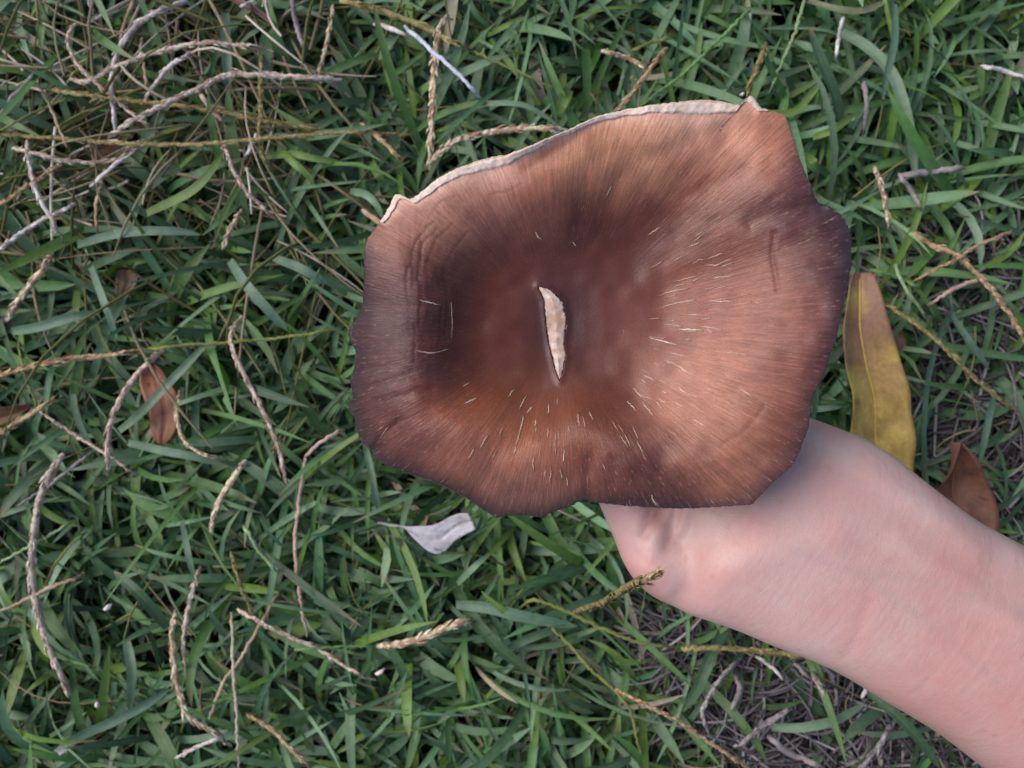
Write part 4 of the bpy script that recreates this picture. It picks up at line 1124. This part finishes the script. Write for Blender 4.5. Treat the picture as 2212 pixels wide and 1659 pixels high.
BLADES = [  # (colour, width, points, label)
 ('blue', 21, [(27,716),(83,706),(150,686),(217,673)], 'broad blue-green blade at the left edge above the rusty seed head'),
 ('blue', 21, [(167,530),(233,510),(300,500),(383,500),(433,507)], 'broad blue-green blade below the upper left tangle'),
 ('pale', 18, [(257,931),(300,896),(350,843),(417,773),(452,738)], 'pale green blade lying across the rust-brown leaf'),
 ('blue', 23, [(123,1626),(167,1593),(233,1563),(300,1530),(367,1488)], 'broad blade with white tip near the lower left corner'),
 ('blue', 25, [(985,1306),(1054,1313),(1137,1333),(1247,1353)], 'broad level blade left of the thumb'),
 ('green', 21, [(1070,1426),(1120,1389),(1187,1363),(1246,1353)], 'blade meeting the broad level one at its tip, left of the thumb'),
 ('pale', 24, [(1818,70),(1875,103),(1925,157),(1952,227),(1968,300),(1978,392)], 'big arched pale green blade at the upper right'),
 ('green', 27, [(1815,262),(1802,200),(1775,133),(1747,58)], 'wide dark blade with a reddish tip, left of the big arched blade'),
 ('blue', 20, [(1932,7),(1932,83),(1918,150),(1905,215)], 'greyish blade hanging down behind the big arched blade'),
 ('blue', 18, [(197,576),(217,630),(240,693),(253,732)], 'steep blue-green blade right of the cream bushy seed head'),
 ('blue', 22, [(497,563),(533,616),(580,670),(622,715)], 'blue-green blade sloping down right, above the thin green stem'),
 ('blue', 18, [(277,956),(350,973),(417,986),(485,1004)], 'level blade touching the foot of the rust-brown leaf'),
 ('blue', 21, [(487,28),(487,83),(490,133),(493,202)], 'round-tipped upright blade near the top of the tangle'),
 ('yellow', 20, [(317,461),(407,417),(450,377),(484,325)], 'yellow-green blade left of the lone pink stalk'),
 ('yellow', 15, [(573,338),(633,333),(683,343),(739,350)], 'bright green level blade right of the lone pink stalk'),
 ('yellow', 18, [(600,318),(633,350),(660,373),(679,399)], 'bright green blade sloping under the bright level one'),
 ('yellow', 22, [(803,350),(817,377),(829,397)], 'short yellow-green blade left of the cap upper corner'),
 ('yellow', 26, [(1229,193),(1217,217),(1205,244)], 'short yellow-green blade tip above the curving cream stalk'),
 ('pale', 18, [(757,413),(790,420),(814,443),(826,473)], 'pale blade curling over by the cap upper left corner'),
 ('yellow', 25, [(1736,330),(1752,350),(1769,370)], 'stubby bright green blade tip beside the cap right edge'),
 ('blue', 22, [(2057,664),(2028,726),(2002,826),(1995,920),(1992,1038)], 'long upright blade between yellow leaf and reddish curled leaf'),
 ('blue', 20, [(2053,678),(2092,736),(2137,798)], 'blade forking right from the top of the long upright one'),
 ('blue', 17, [(2147,850),(2132,920),(2114,1006)], 'upright blade behind the reddish curled leaf'),
 ('green', 26, [(1568,1350),(1532,1423),(1505,1490),(1474,1538)], 'broad green blade at the left edge of the dead thatch'),
 ('pale', 20, [(1666,1571),(1735,1571),(1808,1554),(1870,1518)], 'pale blade arching level across the dead thatch'),
 ('green', 22, [(1876,1494),(1942,1550),(1992,1606),(2030,1660)], 'dark green blade running along the forearm to the bottom edge'),
 ('pale', 20, [(273,1384),(283,1440),(283,1490),(279,1536)], 'pale upright blade between the two lower left stalks'),
 ('blue', 16, [(393,1124),(403,1173),(413,1223),(428,1258)], 'steep pale blade above the pair of pinkish stalks'),
 ('green', 22, [(362,1355),(300,1283),(246,1234)], 'green blade with brown tip sloping left of the beaded stalk'),
 ('pale', 15, [(788,958),(801,1018),(819,1108)], 'pale blade hanging from below the cap lower left corner'),
 ('pale', 14, [(988,1261),(1020,1229),(1056,1197)], 'short pale blade pointing up right below the grey leaf'),
 ('blue', 20, [(590,556),(650,580),(709,614)], 'blue-green blade sloping towards the cap left side'),
 ('olive', 18, [(1746,2),(1808,20),(1865,23),(1918,1)], 'folded olive leaf blade sagging at the top edge'),
 ('pale', 12, [(967,250),(1010,233),(1070,223),(1130,227),(1170,247),(1206,272)], 'thin pale blade arching above the curving cream stalk'),
 ('yellow', 18, [(1530,240),(1700,245),(1745,212),(1775,180)], 'yellow-green blade coming out at the cap upper right corner'),
 ('yellow', 16, [(1756,297),(1800,280),(1832,256),(1850,243)], 'bright blade just above the stubby green blade tip'),
]
BC = {'blue':(0.112,0.196,0.124), 'pale':(0.150,0.235,0.140), 'green':(0.060,0.120,0.055), 'yellow':(0.125,0.205,0.040), 'olive':(0.150,0.165,0.090)}
for ck, wd, pts, label in BLADES:
    n = 26
    q = catmull(pts, n); s = np.linspace(0, 1, n)
    top = random.uniform(0.052, 0.057)
    z = top - 0.010 * (1 - s) ** 2 - 0.004 * s ** 4 + 0.002 * np.sin(s * 4)
    if label.startswith('yellow-green blade coming'): z = z * 0 + 0.05
    P = np.array([W(a, b, c) for a, b, c in zip(q[:, 0], q[:, 1], z)])
    T, S, N = frames(P)
    roll = random.gauss(0, 0.3)
    S2 = S * math.cos(roll) + N * math.sin(roll); N2 = np.cross(S2, T)
    half = wd * K * (H - 0.05) * 0.5 * np.interp(s, [0, .15, .5, .8, .93, 1], [.75, .95, 1, .85, .55, .08])
    cols_ = []
    for f, dn in ((-1, .16), (-.5, .03), (0, -.10), (.5, .03), (1, .16)):
        cols_.append(P + S2 * (half * f)[:, None] + N2 * (half * dn)[:, None])
    G = np.stack(cols_, 1)
    C = np.tile(np.array(BC[ck]) * random.uniform(0.9, 1.15), (n, 1))
    g = np.clip((s - 0.90) / 0.1, 0, 1)[:, None]
    tipc = np.array(lin((150,100,84))) if 'reddish' in label or 'brown tip' in label else (np.array(lin((210,205,195))) if 'white tip' in label else C[0] * 1.1)
    C = C * (1 - g) + tipc * g
    uv = np.zeros((n, 5, 2)); uv[..., 0] = np.array([-1, -.5, 0, .5, 1])[None]; uv[..., 1] = s[:, None]
    if 'white tip' in label: C = C[::-1]
    o = link('grass_blade', mesh_np('grass_blade', G.reshape(-1, 3), grid_faces(n, 5), np.repeat(C, 5, 0), uv.reshape(-1, 2)), M_blade)
    tag(o, label, 'grass blade', 'single long blades lying on the lawn')

# small pale chips and husks
def chip(pts, z, colr, label, name='husk_chip'):
    c = np.mean(np.array(pts, float), 0)
    ring = [W(x, y, z) for x, y in pts]; n = len(ring)
    top = [(x, y, zz + 0.0012) for x, y, zz in [W(*(c + (np.array(p) - c) * 0.7), z) for p in pts]]
    V = np.array(ring + top + [W(c[0], c[1], z + 0.0016)])
    F = [(i, (i + 1) % n, n + (i + 1) % n) for i in range(n)] + [(i, n + (i + 1) % n, n + i) for i in range(n)] + [(n + i, n + (i + 1) % n, 2 * n) for i in range(n)]
    o = link(name, mesh_np(name, V, np.array(F), np.tile(np.array(lin(colr)), (len(V), 1))), M_dry)
    tag(o, label, 'husk', 'small pale husks on the lawn')
chip([(809,1455),(818,1449),(832,1443),(826,1455),(815,1460)], .052, (226,214,206), 'white angular husk chip at the end of the sloping pinkish stalk')
chip([(222,1316),(232,1306),(242,1304),(238,1316),(226,1320)], .052, (214,206,202), 'small white husk right of the longest pale stalk')
chip([(206,1518),(212,1514),(216,1524),(212,1530),(207,1526)], .050, (220,212,205), 'tiny white husk beside the lower end of the longest pale stalk')
chip([(1592,207),(1602,196),(1614,196),(1612,212),(1598,216)], .050, (30,28,30), 'small dark glossy husk beside the cap upper right tip')
chip([(1596,205),(1603,200),(1609,201),(1605,208)], .053, (226,216,210), 'white speck on the dark glossy husk by the cap tip')
chip([(1368,1250),(1368,1250.5),(1369,1251),(1370,1250)], .05, (200,190,180), 'x') if False else None
